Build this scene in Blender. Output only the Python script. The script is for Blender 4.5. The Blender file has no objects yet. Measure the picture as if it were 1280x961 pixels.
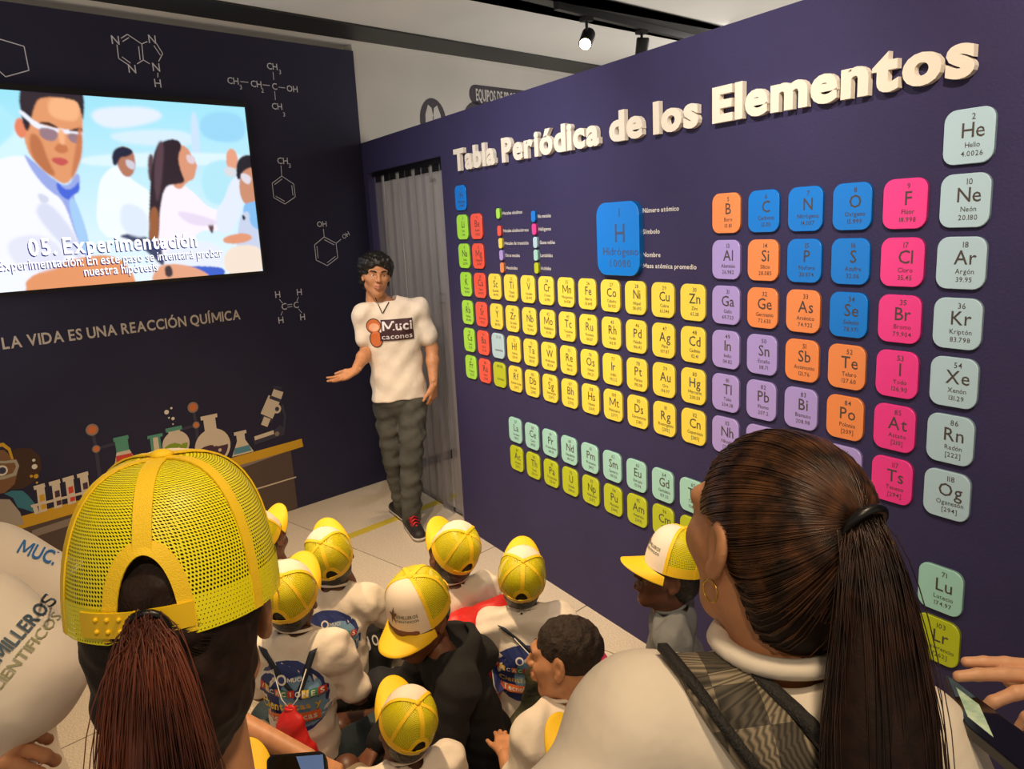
import bpy, bmesh, math, random
import numpy as np
from mathutils import Vector, Matrix, Euler
from mathutils.bvhtree import BVHTree
random.seed(7); RNG = np.random.default_rng(7)
SC = bpy.context.scene; COL = SC.collection
PI = math.pi
# ---------------------------------------------------------------- camera
FPX = 981.795
CAM = np.array([5.39813, -2.05382, 1.83161])
_a, _b, _c = -1.0396437, -0.1998583, -0.0511502
FW = np.array([math.cos(_b)*math.sin(_a), math.cos(_b)*math.cos(_a), math.sin(_b)])
_r = np.array([math.cos(_a), -math.sin(_a), 0.0]); _u = np.cross(_r, FW)
RT = _r*math.cos(_c)+_u*math.sin(_c); UP = -_r*math.sin(_c)+_u*math.cos(_c)
cd = bpy.data.cameras.new('camera'); cam = bpy.data.objects.new('camera', cd); COL.objects.link(cam)
cd.sensor_width = 36; cd.sensor_fit = 'HORIZONTAL'; cd.lens = FPX/1280*36; cd.clip_start = 0.05; cd.clip_end = 60
cam.matrix_world = Matrix(((RT[0], UP[0], -FW[0], CAM[0]), (RT[1], UP[1], -FW[1], CAM[1]), (RT[2], UP[2], -FW[2], CAM[2]), (0, 0, 0, 1)))
SC.camera = cam
# ---------------------------------------------------------------- world, lights, exposure
SC.view_settings.view_transform = 'Standard'; SC.view_settings.look = 'None'
SC.view_settings.gamma = 1; SC.view_settings.use_curve_mapping = False
SC.view_settings.exposure = 0.38
w = bpy.data.worlds.new('hall_light'); SC.world = w; w.use_nodes = True
w.node_tree.nodes['Background'].inputs[0].default_value = (1.0, .86, .68, 1)
w.node_tree.nodes['Background'].inputs[1].default_value = 0.30
def area(name, loc, target, size, power, color, sy=None):
    l = bpy.data.lights.new(name, 'AREA'); l.energy = power; l.color = color; l.size = size
    if sy: l.shape = 'RECTANGLE'; l.size_y = sy
    o = bpy.data.objects.new(name, l); COL.objects.link(o); o.location = loc
    o.rotation_euler = (Vector(target)-Vector(loc)).to_track_quat('-Z', 'Y').to_euler(); return o
def spot(name, loc, target, power, color, ang=60, blend=.6, rad=.04):
    l = bpy.data.lights.new(name, 'SPOT'); l.energy = power; l.color = color; l.spot_size = math.radians(ang); l.spot_blend = blend; l.shadow_soft_size = rad
    o = bpy.data.objects.new(name, l); COL.objects.link(o); o.location = loc
    o.rotation_euler = (Vector(target)-Vector(loc)).to_track_quat('-Z', 'Y').to_euler(); return o
WARM = (1, .70, .40)
spot('track_light', (5.0, -1.1, 2.95), (4.3, 0, 2.0), 95, (1, .82, .66), 85, 1, .03)
spot('track_light', (3.8, -1.2, 2.95), (3.1, 0, 1.8), 66, (1, .92, .84), 85, 1, .03)
spot('track_light', (2.6, -1.3, 2.95), (1.9, 0, 1.7), 72, (1, .95, .95), 85, 1, .03)
spot('track_light', (3.3, -1.5, 2.98), (2.6, -1.1, 0), 190, WARM, 95, 1, .05)
spot('track_light', (1.9, -1.3, 2.98), (1.7, -.8, 0), 100, (1, .70, .42), 90, 1, .05)
spot('track_light', (5.2, -1.5, 2.98), (4.6, -1.6, 1.3), 52, (1, .76, .48), 120, 1, .08)
spot('track_light', (5.9, -2.3, 2.98), (4.8, -1.7, 1.4), 34, (1, .80, .56), 100, 1, .08)
area('hall_fill_light', (1.4, 2.0, 1.9), (1.0, 1.6, 3.2), 2.6, 20, (1, .93, .82))  # added fill beyond the doorway wall, aimed up to brighten the ceiling
area('hall_fill_light', (1.9, -3.0, 2.0), (1.0, -1.2, 3.1), 2.2, 17, (1, .93, .82))  # added fill out of view, aimed up at the ceiling near the mural wall
area('hall_fill_light', (1.0, 2.6, 2.9), (.4, 1.4, 1.2), 1.0, 14, (1, .95, .9))
# ---------------------------------------------------------------- rays of the surveyed photograph, used to measure planes
def ray(u, v): return FW+(u-640)/FPX*RT-(v-480.5)/FPX*UP
def at(u, v, D): return CAM+D*ray(u, v)
def onR(u, v, y=0.0): d = ray(u, v); return CAM+(y-CAM[1])/d[1]*d
def onZ(u, v, z=0.0): d = ray(u, v); return CAM+(z-CAM[2])/d[2]*d
TH = 0.25995
LN = np.array([math.cos(TH), math.sin(TH), 0]); LS = np.array([math.sin(TH), -math.cos(TH), 0])   # left wall: normal, direction away from the corner
def onL(u, v, o=0.0):
    d = ray(u, v); P = CAM+d*(LN@(LN*o-CAM))/(d@LN); return P@LS, P[2]
def Lp(s, z, o=0.0): p = LS*s+LN*o; return (p[0], p[1], z)
def onV(u, v, A, off=0.0):      # vertical plane through A facing the camera
    A = np.array(A, float); n = (A-CAM)*np.array([1, 1, 0]); n /= np.linalg.norm(n)
    d = ray(u, v); return CAM+d*((A-n*off-CAM)@n)/(d@n)
# ---------------------------------------------------------------- materials
def lin(c): c = c/255.; return c/12.92 if c <= .04045 else ((c+.055)/1.055)**2.4
def rgb(r, g, b): return (lin(r), lin(g), lin(b), 1)
MATS = {}
def mat(name, col, rough=.6, metal=0, emit=0, noise=0, nscale=30, bump=0, bscale=200, alpha=1, spec=.5, sheen=0, stretch=None, col2=None):
    if name in MATS: return MATS[name]
    m = bpy.data.materials.new(name); m.use_nodes = True; nt = m.node_tree; b = nt.nodes['Principled BSDF']
    b.inputs['Base Color'].default_value = col; b.inputs['Roughness'].default_value = rough; b.inputs['Metallic'].default_value = metal
    b.inputs['Specular IOR Level'].default_value = spec
    if sheen: b.inputs['Sheen Weight'].default_value = sheen
    if alpha < 1: b.inputs['Alpha'].default_value = alpha
    if emit: b.inputs['Emission Color'].default_value = col; b.inputs['Emission Strength'].default_value = emit
    tc = nt.nodes.new('ShaderNodeTexCoord'); src = tc.outputs['Object']
    if stretch:
        mp = nt.nodes.new('ShaderNodeMapping'); mp.inputs['Scale'].default_value = stretch; nt.links.new(src, mp.inputs[0]); src = mp.outputs[0]
    if noise or col2:
        n = nt.nodes.new('ShaderNodeTexNoise'); n.inputs['Scale'].default_value = nscale; n.inputs['Detail'].default_value = 4
        nt.links.new(src, n.inputs['Vector'])
        mx = nt.nodes.new('ShaderNodeMix'); mx.data_type = 'RGBA'
        k = noise
        mx.inputs['A'].default_value = (col[0]*(1-k), col[1]*(1-k), col[2]*(1-k), 1)
        mx.inputs['B'].default_value = col2 if col2 else (min(1, col[0]*(1+k)), min(1, col[1]*(1+k)), min(1, col[2]*(1+k)), 1)
        rp = nt.nodes.new('ShaderNodeMapRange'); rp.inputs['From Min'].default_value = .35; rp.inputs['From Max'].default_value = .65
        nt.links.new(n.outputs['Fac'], rp.inputs[0]); nt.links.new(rp.outputs[0], mx.inputs['Factor']); nt.links.new(mx.outputs['Result'], b.inputs['Base Color'])
    if bump:
        n2 = nt.nodes.new('ShaderNodeTexNoise'); n2.inputs['Scale'].default_value = bscale; n2.inputs['Detail'].default_value = 3
        nt.links.new(src, n2.inputs['Vector'])
        bp = nt.nodes.new('ShaderNodeBump'); bp.inputs['Strength'].default_value = bump; bp.inputs['Distance'].default_value = .01
        nt.links.new(n2.outputs['Fac'], bp.inputs['Height']); nt.links.new(bp.outputs[0], b.inputs['Normal'])
    MATS[name] = m; return m
def net_mat(name, col, nu=1.0, nv=1.0, r=.34):     # woven netting with real holes, laid out in UV metres
    m = bpy.data.materials.new(name); m.use_nodes = True; nt = m.node_tree; N = nt.nodes; L = nt.links; b = N['Principled BSDF']
    b.inputs['Base Color'].default_value = col; b.inputs['Roughness'].default_value = .45
    def M(op, a, bb=None):
        n = N.new('ShaderNodeMath'); n.operation = op
        for i, x in enumerate((a, bb)):
            if x is None: continue
            if isinstance(x, (int, float)): n.inputs[i].default_value = x
            else: L.new(x, n.inputs[i])
        return n.outputs[0]
    uv = N.new('ShaderNodeUVMap'); s = N.new('ShaderNodeSeparateXYZ'); L.new(uv.outputs[0], s.inputs[0])
    v = M('MULTIPLY', s.outputs[1], nv); row = M('FLOOR', v); u = M('ADD', M('MULTIPLY', s.outputs[0], nu), M('MULTIPLY', row, .5))
    fu = M('SUBTRACT', M('FRACT', u), .5); fv = M('SUBTRACT', M('FRACT', v), .5)
    d = M('SQRT', M('ADD', M('MULTIPLY', fu, fu), M('MULTIPLY', fv, fv)))
    hole = M('LESS_THAN', d, r)
    tr = N.new('ShaderNodeBsdfTransparent'); mx = N.new('ShaderNodeMixShader')
    L.new(hole, mx.inputs[0]); L.new(b.outputs[0], mx.inputs[1]); L.new(tr.outputs[0], mx.inputs[2])
    L.new(mx.outputs[0], N['Material Output'].inputs[0]); MATS[name] = m; return m
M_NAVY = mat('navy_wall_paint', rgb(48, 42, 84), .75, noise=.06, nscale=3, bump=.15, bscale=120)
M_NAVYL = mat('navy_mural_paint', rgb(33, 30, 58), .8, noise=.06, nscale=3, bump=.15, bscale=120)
M_GREY = mat('grey_wall_paint', rgb(196, 192, 186), .85, noise=.04, nscale=2)
M_CEIL = mat('ceiling_paint', rgb(214, 212, 208), .9, noise=.03, nscale=2)
M_BLACK = mat('black_metal', rgb(32, 31, 30), .5)
M_BLK = mat('black_plastic', rgb(14, 14, 16), .35)
M_INK = mat('dark_print', rgb(78, 70, 66), .6)
M_WHT = mat('white_print', rgb(214, 210, 205), .7)
M_WHT2 = mat('grey_white_line_print', rgb(218, 216, 224), .7)
# ---------------------------------------------------------------- object helpers
def tag(o, label=None, cat=None, group=None, kind=None):
    if label: o['label'] = label
    if cat: o['category'] = cat
    if group: o['group'] = group
    if kind: o['kind'] = kind
    return o
def thing(name, label, cat, loc=(0, 0, 0), group=None, mw=None):
    o = bpy.data.objects.new(name, None); COL.objects.link(o); o.empty_display_size = .05
    if mw is not None: o.matrix_world = mw
    else: o.location = loc
    return tag(o, label, cat, group)
def link(name, me, parent=None, m=None, smooth=False, local=False):
    o = bpy.data.objects.new(name, me); COL.objects.link(o)
    if m is not None:
        for x in (m if isinstance(m, (list, tuple)) else [m]): me.materials.append(x)
    if smooth and len(me.polygons): me.polygons.foreach_set('use_smooth', [True]*len(me.polygons))
    if parent is not None:
        o.parent = parent
        if not local: o.matrix_parent_inverse = parent.matrix_basis.inverted()
    return o
def mesh(name, V, F, m=None, parent=None, smooth=False, idx=None, local=False, uv=None):
    me = bpy.data.meshes.new(name); me.from_pydata([tuple(v) for v in V], [], [tuple(f) for f in F])
    o = link(name, me, parent, m, smooth, local)
    if idx is not None: me.polygons.foreach_set('material_index', list(idx))
    if uv is not None:
        l = me.uv_layers.new(name='UVMap'); vi = np.empty(len(me.loops), int); me.loops.foreach_get('vertex_index', vi)
        l.data.foreach_set('uv', np.asarray(uv, np.float32)[vi].ravel())
    return o
class MB:                                   # collects simple shapes into one part
    def __init__(s): s.V = []; s.F = []; s.I = []
    def add(s, V, F, i=0):
        n = len(s.V); s.V += [tuple(v) for v in V]; s.F += [tuple(n+k for k in f) for f in F]; s.I += [i]*len(F); return s
    def box(s, a, b, i=0, M=None):
        V = [(x, y, z) for x in (a[0], b[0]) for y in (a[1], b[1]) for z in (a[2], b[2])]
        if M is not None: V = [tuple(M@Vector(v)) for v in V]
        return s.add(V, [(0, 1, 3, 2), (4, 6, 7, 5), (0, 4, 5, 1), (2, 3, 7, 6), (0, 2, 6, 4), (1, 5, 7, 3)], i)
    def tube(s, pts, r, n=8, i=0, cap=True, flat=None):
        pts = [np.array(p, float) for p in pts]; R = r if hasattr(r, '__len__') else [r]*len(pts); V = []; F = []
        t0 = pts[1]-pts[0]; x = np.cross(t0, (0, 0, 1.)); x = x if np.linalg.norm(x) > 1e-6 else np.array((1., 0, 0)); x /= np.linalg.norm(x)
        for k, p in enumerate(pts):
            t = pts[min(k+1, len(pts)-1)]-pts[max(k-1, 0)]; t /= (np.linalg.norm(t)+1e-9)
            x = x-t*(x@t); x /= (np.linalg.norm(x)+1e-9); y = np.cross(t, x)
            for j in range(n):
                a = 2*PI*j/n; V.append(p+R[k]*(math.cos(a)*x+math.sin(a)*y*(flat or 1)))
        for k in range(len(pts)-1):
            for j in range(n): F.append((k*n+j, k*n+(j+1) % n, (k+1)*n+(j+1) % n, (k+1)*n+j))
        if cap: F.append(tuple(range(n))[::-1]); F.append(tuple((len(pts)-1)*n+j for j in range(n)))
        return s.add(V, F, i)
    def ribbon(s, pts, wv, th, nv=None, i=0):      # flat strap: pts centre line, wv half-width vector(s), th thickness normal(s)
        V = []; F = []; n = len(pts)
        for k, p in enumerate(pts):
            p = np.array(p, float); W = np.array(wv[k] if hasattr(wv[0], '__len__') else wv, float); T = np.array(th[k] if hasattr(th[0], '__len__') else th, float)
            V += [p-W-T, p+W-T, p+W+T, p-W+T]
        for k in range(n-1):
            for j in range(4): F.append((4*k+j, 4*k+(j+1) % 4, 4*k+4+(j+1) % 4, 4*k+4+j))
        F.append((3, 2, 1, 0)); F.append((4*n-4, 4*n-3, 4*n-2, 4*n-1)); return s.add(V, F, i)
    def ell(s, c, r, n=12, m=8, i=0, M=None):
        V = []; F = []
        for a in range(m+1):
            t = PI*a/m
            for b in range(n):
                p = 2*PI*b/n; V.append((c[0]+r[0]*math.sin(t)*math.cos(p), c[1]+r[1]*math.sin(t)*math.sin(p), c[2]+r[2]*math.cos(t)))
        for a in range(m):
            for b in range(n): F.append((a*n+b, (a+1)*n+b, (a+1)*n+(b+1) % n, a*n+(b+1) % n))
        if M is not None: V = [tuple(M@Vector(v)) for v in V]
        return s.add(V, F, i)
    def build(s, name, m, parent=None, smooth=False, local=False):
        return mesh(name, s.V, s.F, m, parent, smooth, s.I if isinstance(m, (list, tuple)) else None, local)
def prism(poly, d0, d1, fn):                # polygon (2-D) extruded between depths, mapped by fn(x, y, d)
    n = len(poly); V = [fn(x, y, d0) for x, y in poly]+[fn(x, y, d1) for x, y in poly]
    F = [tuple(range(n))[::-1], tuple(range(n, 2*n))]+[(i, (i+1) % n, n+(i+1) % n, n+i) for i in range(n)]
    return V, F
def rrect(w_, h_, r, n=4, cx=0, cy=0):
    P = []
    for qx, qy, a0 in ((1, 1, 0), (-1, 1, 90), (-1, -1, 180), (1, -1, 270)):
        for k in range(n+1):
            a = math.radians(a0+90*k/n); P.append((cx+qx*(w_/2-r)+r*math.cos(a), cy+qy*(h_/2-r)+r*math.sin(a)))
    return P
def circ(cx, cy, r, n=20, ry=None): return [(cx+r*math.cos(2*PI*k/n), cy+(ry or r)*math.sin(2*PI*k/n)) for k in range(n)]
# ---------------------------------------------------------------- glyphs: letter shapes taken once from the built-in font, set by hand
CH = sorted(set("ABCDEFGHIJKLMNOPQRSTUVWXYZabcdefghijklmnopqrstuvwxyz0123456789.[]-:áéíóúñÁÉÍÓÚ|2"))
def glyphs(offset, extr, res):
    obs = []
    for c in CH:
        cu = bpy.data.curves.new('g', 'FONT'); cu.body = c; cu.offset = offset; cu.extrude = extr; cu.resolution_u = res; cu.size = 1
        o = bpy.data.objects.new('g', cu); COL.objects.link(o); obs.append((c, o, cu))
    dg = bpy.context.evaluated_depsgraph_get(); dg.update(); G = {}
    for c, o, cu in obs:
        me = o.evaluated_get(dg).to_mesh(); V = np.empty(len(me.vertices)*3, np.float32); me.vertices.foreach_get('co', V); V = V.reshape(-1, 3)
        F = [tuple(p.vertices) for p in me.polygons]; x0 = V[:, 0].min(); wd = V[:, 0].max()-x0; V[:, 0] -= x0; G[c] = (V.copy(), F, wd)
    t = .085+offset*2.1; H_ = G['H'][0][:, 1].max(); w_ = .80+offset*2; V = []; F = []          # M is laid out from four bars
    for P in (((0, 0), (t, 0), (t, H_), (0, H_)), ((w_-t, 0), (w_, 0), (w_, H_), (w_-t, H_)), ((0, H_), (t*1.25, H_), (w_/2+t*.55, H_*.18), (w_/2-t*.55, H_*.18)), ((w_-t*1.25, H_), (w_, H_), (w_/2+t*.55, H_*.18), (w_/2-t*.55, H_*.18))):
        n = len(V); V += [(x, y, 0) for x, y in P]; F.append((n, n+1, n+2, n+3))
    if not extr: G['M'] = (np.array(V, np.float32), F, w_)
    for c, o, cu in obs: bpy.data.objects.remove(o); bpy.data.curves.remove(cu)
    return G
G_REG = glyphs(.004, 0, 2); G_BOLD = glyphs(.022, 0, 3); G_RAISED = glyphs(.044, .5, 4)
def text_geo(s, G, gap=.085, space=.27):
    V = []; F = []; x = 0; n = 0; L = []
    for c in s:
        if c == ' ': x += space; continue
        g, f, wd = G[c]; p = g.copy(); p[:, 0] += x; L.append((c, p, f)); V.append(p); F += [tuple(n+k for k in q) for q in f]; n += len(p); x += wd+gap+(.05 if c.isdigit() else 0)
    return np.concatenate(V), F, x-gap, L
CAPH = float(G_REG['H'][0][:, 1].max())
def add_text(mb, s, G, h, fn, x, y, align='c', i=0, width=None, gap=.085):   # h = capital height; fn(x, y, d) -> world
    V, F, wd, _ = text_geo(s, G, gap); k = h/CAPH; kx = k if width is None else width/wd; W = wd*kx
    x0 = x-W/2 if align == 'c' else (x if align == 'l' else x-W)
    mb.add([fn(x0+v[0]*kx, y+v[1]*k, 0) for v in V], F, i); return W
# ---------------------------------------------------------------- room shell
def struct(o): return tag(o, kind='structure')
FA = np.array([.9617, .2740]); FB = np.array([-.2740, .9617])   # floor tile directions
TA, TB = .865, .925; OA, OB = .681, -.96
M_FLR = [mat('terrazzo_%d' % k, rgb(205+d, 192+d, 172+d), .42, noise=.20, nscale=150, bump=.02) for k, d in enumerate((0, 6, -6))]
m = MATS['terrazzo_0']
fb = MB().box((-4, -6.5, -.06), (9, 4.2, -.006)); floor = struct(fb.build('floor', mat('grout', rgb(84, 74, 62), .9)))
tile_me = []
g = .0035
for k in range(3):
    me = bpy.data.meshes.new('floor_tile'); bm = bmesh.new(); V = [bm.verts.new((x, y, z)) for x in (0, 1) for y in (0, 1) for z in (0, 1)]
    me2 = MB().box((g, g, -.006), (TA-g, TB-g, 0)); bm.free(); me.from_pydata(me2.V, [], me2.F); me.materials.append(M_FLR[k]); tile_me.append(me)
ang = math.atan2(FA[1], FA[0])
for i in range(-5, 8):
    for j in range(-5, 5):
        p = FA*(OA+i*TA)+FB*(OB+j*TB); c = p+FA*TA/2+FB*TB/2
        if not (-2.6 < c[0] < 6.4 and -4.2 < c[1] < 3.6): continue
        o = link('floor_tile', tile_me[(i*3+j*5) % 3], floor, local=True); o.location = (p[0], p[1], 0); o.rotation_euler = (0, 0, ang)
# left wall (mural side) and the grey wall that runs on in the same plane
def wallbox(s0, s1, z0, z1, th, m, o=0.0):
    mb = MB(); P = [Lp(s, z, d) for s in (s0, s1) for d in (o-th, o) for z in (z0, z1)]
    mb.add(P, [(0, 1, 3, 2), (4, 6, 7, 5), (0, 4, 5, 1), (2, 3, 7, 6), (0, 2, 6, 4), (1, 5, 7, 3)]); return mb
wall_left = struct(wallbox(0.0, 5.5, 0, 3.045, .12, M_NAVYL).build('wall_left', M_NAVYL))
wall_back = struct(wallbox(-5.2, 0.0, 0, 3.09, .10, M_GREY, -.012).build('wall_back', M_GREY))
bb = struct(wallbox(-5.2, -.09, 0, .07, .012, M_BLACK, 0.0).build('baseboard_back', mat('dark_baseboard', rgb(60, 56, 60), .6)))
ceiling = struct(MB().box((-4, -6.5, 3.09), (9, 4.2, 3.2)).build('ceiling', M_CEIL))
# right wall: a panel with a doorway at its left end and a header over it
DX0, DX1, DZ = .075, 1.232, 2.236; WT = .10
mb = MB(); mb.box((DX1, 0, 0), (6.6, WT, 2.44)); mb.box((0.0, 0, DZ), (DX1, WT, 2.44)); mb.box((-.0, 0, 0), (DX0, WT, DZ))
wall_right = struct(mb.build('wall_right', M_NAVY))
struct(MB().box((-2.5, 4.1, 0), (6.6, 4.2, 3.09)).build('wall_far', M_GREY))
struct(MB().box((6.5, WT, 0), (6.6, 4.1, 3.09)).build('wall_side', M_GREY))
# ceiling ducts and track
def beam(p0, p1, q0, q1, zt, zb, name, label, cat):
    P = []
    for z in (zb, zt):
        for c in (p0, p1, q1, q0): P.append((c[0], c[1], z))
    return tag(mesh(name, P, [(3, 2, 1, 0), (4, 5, 6, 7), (0, 1, 5, 4), (1, 2, 6, 5), (2, 3, 7, 6), (3, 0, 4, 7)], M_BLACK), label, cat)
def ext(p, q, t0, t1): p = np.array(p); q = np.array(q); return p+(q-p)*t0, p+(q-p)*t1
zb_ = 3.078; q_ = lambda u, v: onZ(u, v, zb_)[:2]
a0, a1 = ext(q_(160, 7.7), q_(715, 92), -.9, 1.5); b0, b1 = ext(q_(254, 0), q_(748, 83), -1.1, 1.5)
beam(a0, a1, b0, b1, 3.089, zb_, 'ceiling_beam', 'long black beam crossing the ceiling above the top of the mural wall', 'beam')
a0, a1 = ext(q_(651, 0), q_(849, 48), -2.6, 1.8); b0, b1 = ext(q_(684, 0), q_(890, 37), -2.8, 1.8)
tr = beam(a0, a1, b0, b1, 3.089, zb_, 'ceiling_beam', 'black beam carrying the two spotlights near the top of the picture', 'beam')
A = onZ(695, 12, 3.035); B = onZ(850, 48, 3.035); d = (B-A)/np.linalg.norm(B-A); A2 = A-d*.0; B2 = B+d*1.2
tk = MB(); nrm = np.cross(d, (0, 0, 1)); V = []
for P in (A2, B2):
    for sx, z in ((-1, 3.035), (1, 3.035), (1, 3.077), (-1, 3.077)): V.append((P[0]+nrm[0]*.018*sx, P[1]+nrm[1]*.018*sx, z))
tk.add(V, [(0, 1, 2, 3), (7, 6, 5, 4), (0, 4, 5, 1), (1, 5, 6, 2), (2, 6, 7, 3), (3, 7, 4, 0)])
tag(tk.build('light_track', M_BLACK), 'thin black lighting track under the beam holding the spotlights', 'track')
def spotlamp(u, v, label, lit, aim):
    P = onZ(u, v, 3.034); r = thing('track_spotlight', label, 'spotlight', P, group='spotlights on the ceiling track'); P = Vector(P)
    MB().box((P.x-.03, P.y-.03, 3.012), (P.x+.03, P.y+.03, 3.034)).build('track_adapter', M_BLACK, r)
    MB().tube([P, P-Vector((0, 0, .10))], .009, 8).build('stem', M_BLACK, r)
    c = P-Vector((0, 0, .12)); d = Vector(aim).normalized(); a, b = c-d*.075, c+d*.075
    MB().tube([a, a+d*.01, b-d*.01, b], [.036, .042, .042, .038], 20).build('lamp_housing', M_BLACK, r, True)
    lm = mat('lit_lamp', (1, .62, .28, 1), emit=28) if lit else mat('lamp_glass_off', rgb(60, 60, 60), .2)
    MB().tube([b, b+d*.004], [.034, .033], 20).build('lamp_lens', lm, r)
    if lit:
        l = bpy.data.lights.new('lamp_light', 'SPOT'); l.energy = 14; l.color = (1, .72, .45); l.spot_size = 2.0; l.spot_blend = 1; l.shadow_soft_size = .03
        o = bpy.data.objects.new('lamp_light', l); COL.objects.link(o); o.location = b+d*.01; o.rotation_euler = d.to_track_quat('-Z', 'Y').to_euler(); o.parent = r; o.matrix_parent_inverse = r.matrix_basis.inverted()
spotlamp(733, 22, 'glowing warm spotlight under the black ceiling beam', True, (.55, -.6, -.55))
spotlamp(802, 38, 'unlit black spotlight just above the edge of the table wall', False, (-.25, .05, -1))
# ---------------------------------------------------------------- doorway: strip curtain, track and floor rail
sc = thing('strip_curtain', 'grey translucent plastic strip curtain hanging in the doorway behind the guide', 'curtain', (.65, .06, 0))
M_STRIP = bpy.data.materials.new('grey_pvc'); M_STRIP.use_nodes = True; nt = M_STRIP.node_tree; b = nt.nodes['Principled BSDF']
b.inputs['Base Color'].default_value = rgb(146, 140, 144); b.inputs['Roughness'].default_value = .28
tr_ = nt.nodes.new('ShaderNodeBsdfTransparent'); tr_.inputs[0].default_value = (.8, .8, .8, 1); mx = nt.nodes.new('ShaderNodeMixShader'); mx.inputs[0].default_value = .38
nt.links.new(tr_.outputs[0], mx.inputs[2]); nt.links.new(b.outputs[0], mx.inputs[1]); nt.links.new(mx.outputs[0], nt.nodes['Material Output'].inputs[0])
n = 9
for k in range(n):
    x0 = .085+(1.14/n)*k; wd = 1.14/n+.028; V = []; F = []; y = .05+(.012 if k % 2 else 0); nz = 16
    for j in range(nz+1):
        z = .012+(2.205-.012)*j/nz
        for q in range(5):
            t = q/4; V.append((x0+wd*t+.006*math.sin(z*2.3+k), y+.012*math.sin(PI*t)+.008*math.sin(z*1.7+k*1.9)*(1-z/2.2), z))
    for j in range(nz):
        for q in range(4): a = j*5+q; F.append((a, a+1, a+6, a+5))
    mesh('strip', V, F, M_STRIP, sc, True)
    MB().box((x0+.035, y-.012, 2.165), (x0+wd-.035, y-.004, 2.215)).build('clamp_plate', mat('clamp_steel', rgb(70, 70, 72), .3, .8), sc)
MB().box((DX0+.004, .03, 2.205), (DX1-.004, .085, 2.232)).build('hanging_rail', M_BLK, sc)
for tx, (u, v), hh in (('Siem', (541, 224), .03), ('Nuclear', (553, 367), .016), ('agente', (554, 378), .016)):
    p = onR(u, v, .045); t = MB(); add_text(t, tx, G_REG, hh, lambda x, y, d: (p[0]+x, .043, p[2]+y), 0, -hh/2); t.build('print', M_INK, sc)
tag(MB().box((DX0+.01, .075, 0), (DX1-.01, .10, .012)).build('floor_rail', mat('steel_rail', rgb(60, 58, 56), .35, .7)), 'thin dark metal rail across the doorway floor', 'rail')
# yellow tape on the floor
pp = [onZ(u, v) for u, v in ((430, 679), (430, 667), (500, 645), (500, 655))]
a = (pp[0]+pp[1])/2; b2 = onZ(590, 611); d = b2-a; L = np.linalg.norm(d); d /= L; nn = np.array((-d[1], d[0], 0))*.036
a = a-d*.35; b2 = b2+d*1.2
tag(mesh('floor_tape', [a-nn+(0, 0, .0006), b2-nn+(0, 0, .0006), b2+nn+(0, 0, .0006), a+nn+(0, 0, .0006), a-nn+(0, 0, .0001), b2-nn+(0, 0, .0001), b2+nn+(0, 0, .0001), a+nn+(0, 0, .0001)], [(0, 1, 2, 3), (4, 7, 6, 5), (0, 4, 5, 1), (1, 5, 6, 2), (2, 6, 7, 3), (3, 7, 4, 0)], mat('yellow_tape', rgb(196, 176, 60), .5)), 'yellow tape line on the floor running into the doorway', 'tape')
# ---------------------------------------------------------------- prints on the left wall
def Lfn(o=.002): return lambda s, z, d: Lp(s, z, o+d)
class Pr:            # flat print drawn in measured picture points, stored on the wall plane
    def __init__(s, o=.0012): s.mb = MB(); s.o = o; s.lay = 0
    def poly(s, pts, i=0, raw=False):
        s.lay += 1; o = s.o+s.lay*.00012
        P = [(p if raw else onL(*p)) for p in pts]; s.mb.add([Lp(a, z, o) for a, z in P], [tuple(range(len(P)))], i); return s
    def line(s, p, q, w_=.006, i=0, raw=False):
        a = np.array(p if raw else onL(*p)); b = np.array(q if raw else onL(*q)); d = b-a; d /= np.linalg.norm(d); n = np.array((-d[1], d[0]))*w_/2
        return s.poly([a-n, b-n, b+n, a+n], i, True)
    def circ(s, c, r, i=0, n=18, ry=None): c = onL(*c); return s.poly(circ(c[0], c[1], r, n, ry), i, True)
    def text(s, t, c, h, i=0, al='c', G=None, rot=0):
        x, z = onL(*c); ca, sa = math.cos(rot), math.sin(rot)
        s.lay += 1; o = s.o+s.lay*.00012
        add_text(s.mb, t, G or G_REG, h, lambda a, b, d: Lp(x-(a*ca-b*sa), z+a*sa+b*ca, o), 0, -h/2, al, i); return s
    def done(s, name, label, mats): return tag(s.mb.build(name, mats, wall_left), label)
LW = [M_WHT2]
p = Pr(); H = .044
pts = [(0, 49), (30, 58), (36, 88), (7, 96), (-22, 70)]
for a, b in zip(pts, pts[1:]+pts[:1]): p.line(a, b, .005)
p.done('molecule_print', 'pentagon shaped white line drawing cut by the left edge', LW)
p = Pr()
for c in ((144, 50), (190, 49), (165, 86), (195, 84)): p.text('N', c, H)
p.text('H', (197, 104), H)
for a, b in (((151, 48), (159, 43)), ((153, 52), (161, 47)), ((159, 43), (177, 55)), ((177, 55), (184, 52)), ((177, 55), (179, 75)), ((173, 58), (175, 75)), ((146, 56), (148, 73)), ((148, 73), (160, 81)), ((152, 71), (163, 79)), ((171, 80), (179, 75)), ((179, 75), (187, 80)), ((195, 54), (203, 67)), ((192, 57), (200, 69)), ((203, 67), (198, 77)), ((197, 91), (197, 97))): p.line(a, b, .005)
p.done('molecule_print', 'white line drawing of two joined rings with N letters and an H', LW)
p = Pr()
for t, c in (('CH', (340, 83)), ('CH', (291, 101)), ('CH', (320, 105)), ('C', (343, 108)), ('OH', (365, 111)), ('CH', (346, 133))): p.text(t, c, .038)
for t, c in (('3', (350, 90)), ('3', (301, 109)), ('2', (328, 113)), ('3', (355, 143))): p.text(t, c, .026)
for a, b in (((341, 90), (342, 100)), ((300, 102), (310, 103)), ((328, 106), (337, 107)), ((348, 109), (356, 110)), ((343, 114), (344, 125))): p.line(a, b, .004)
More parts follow.
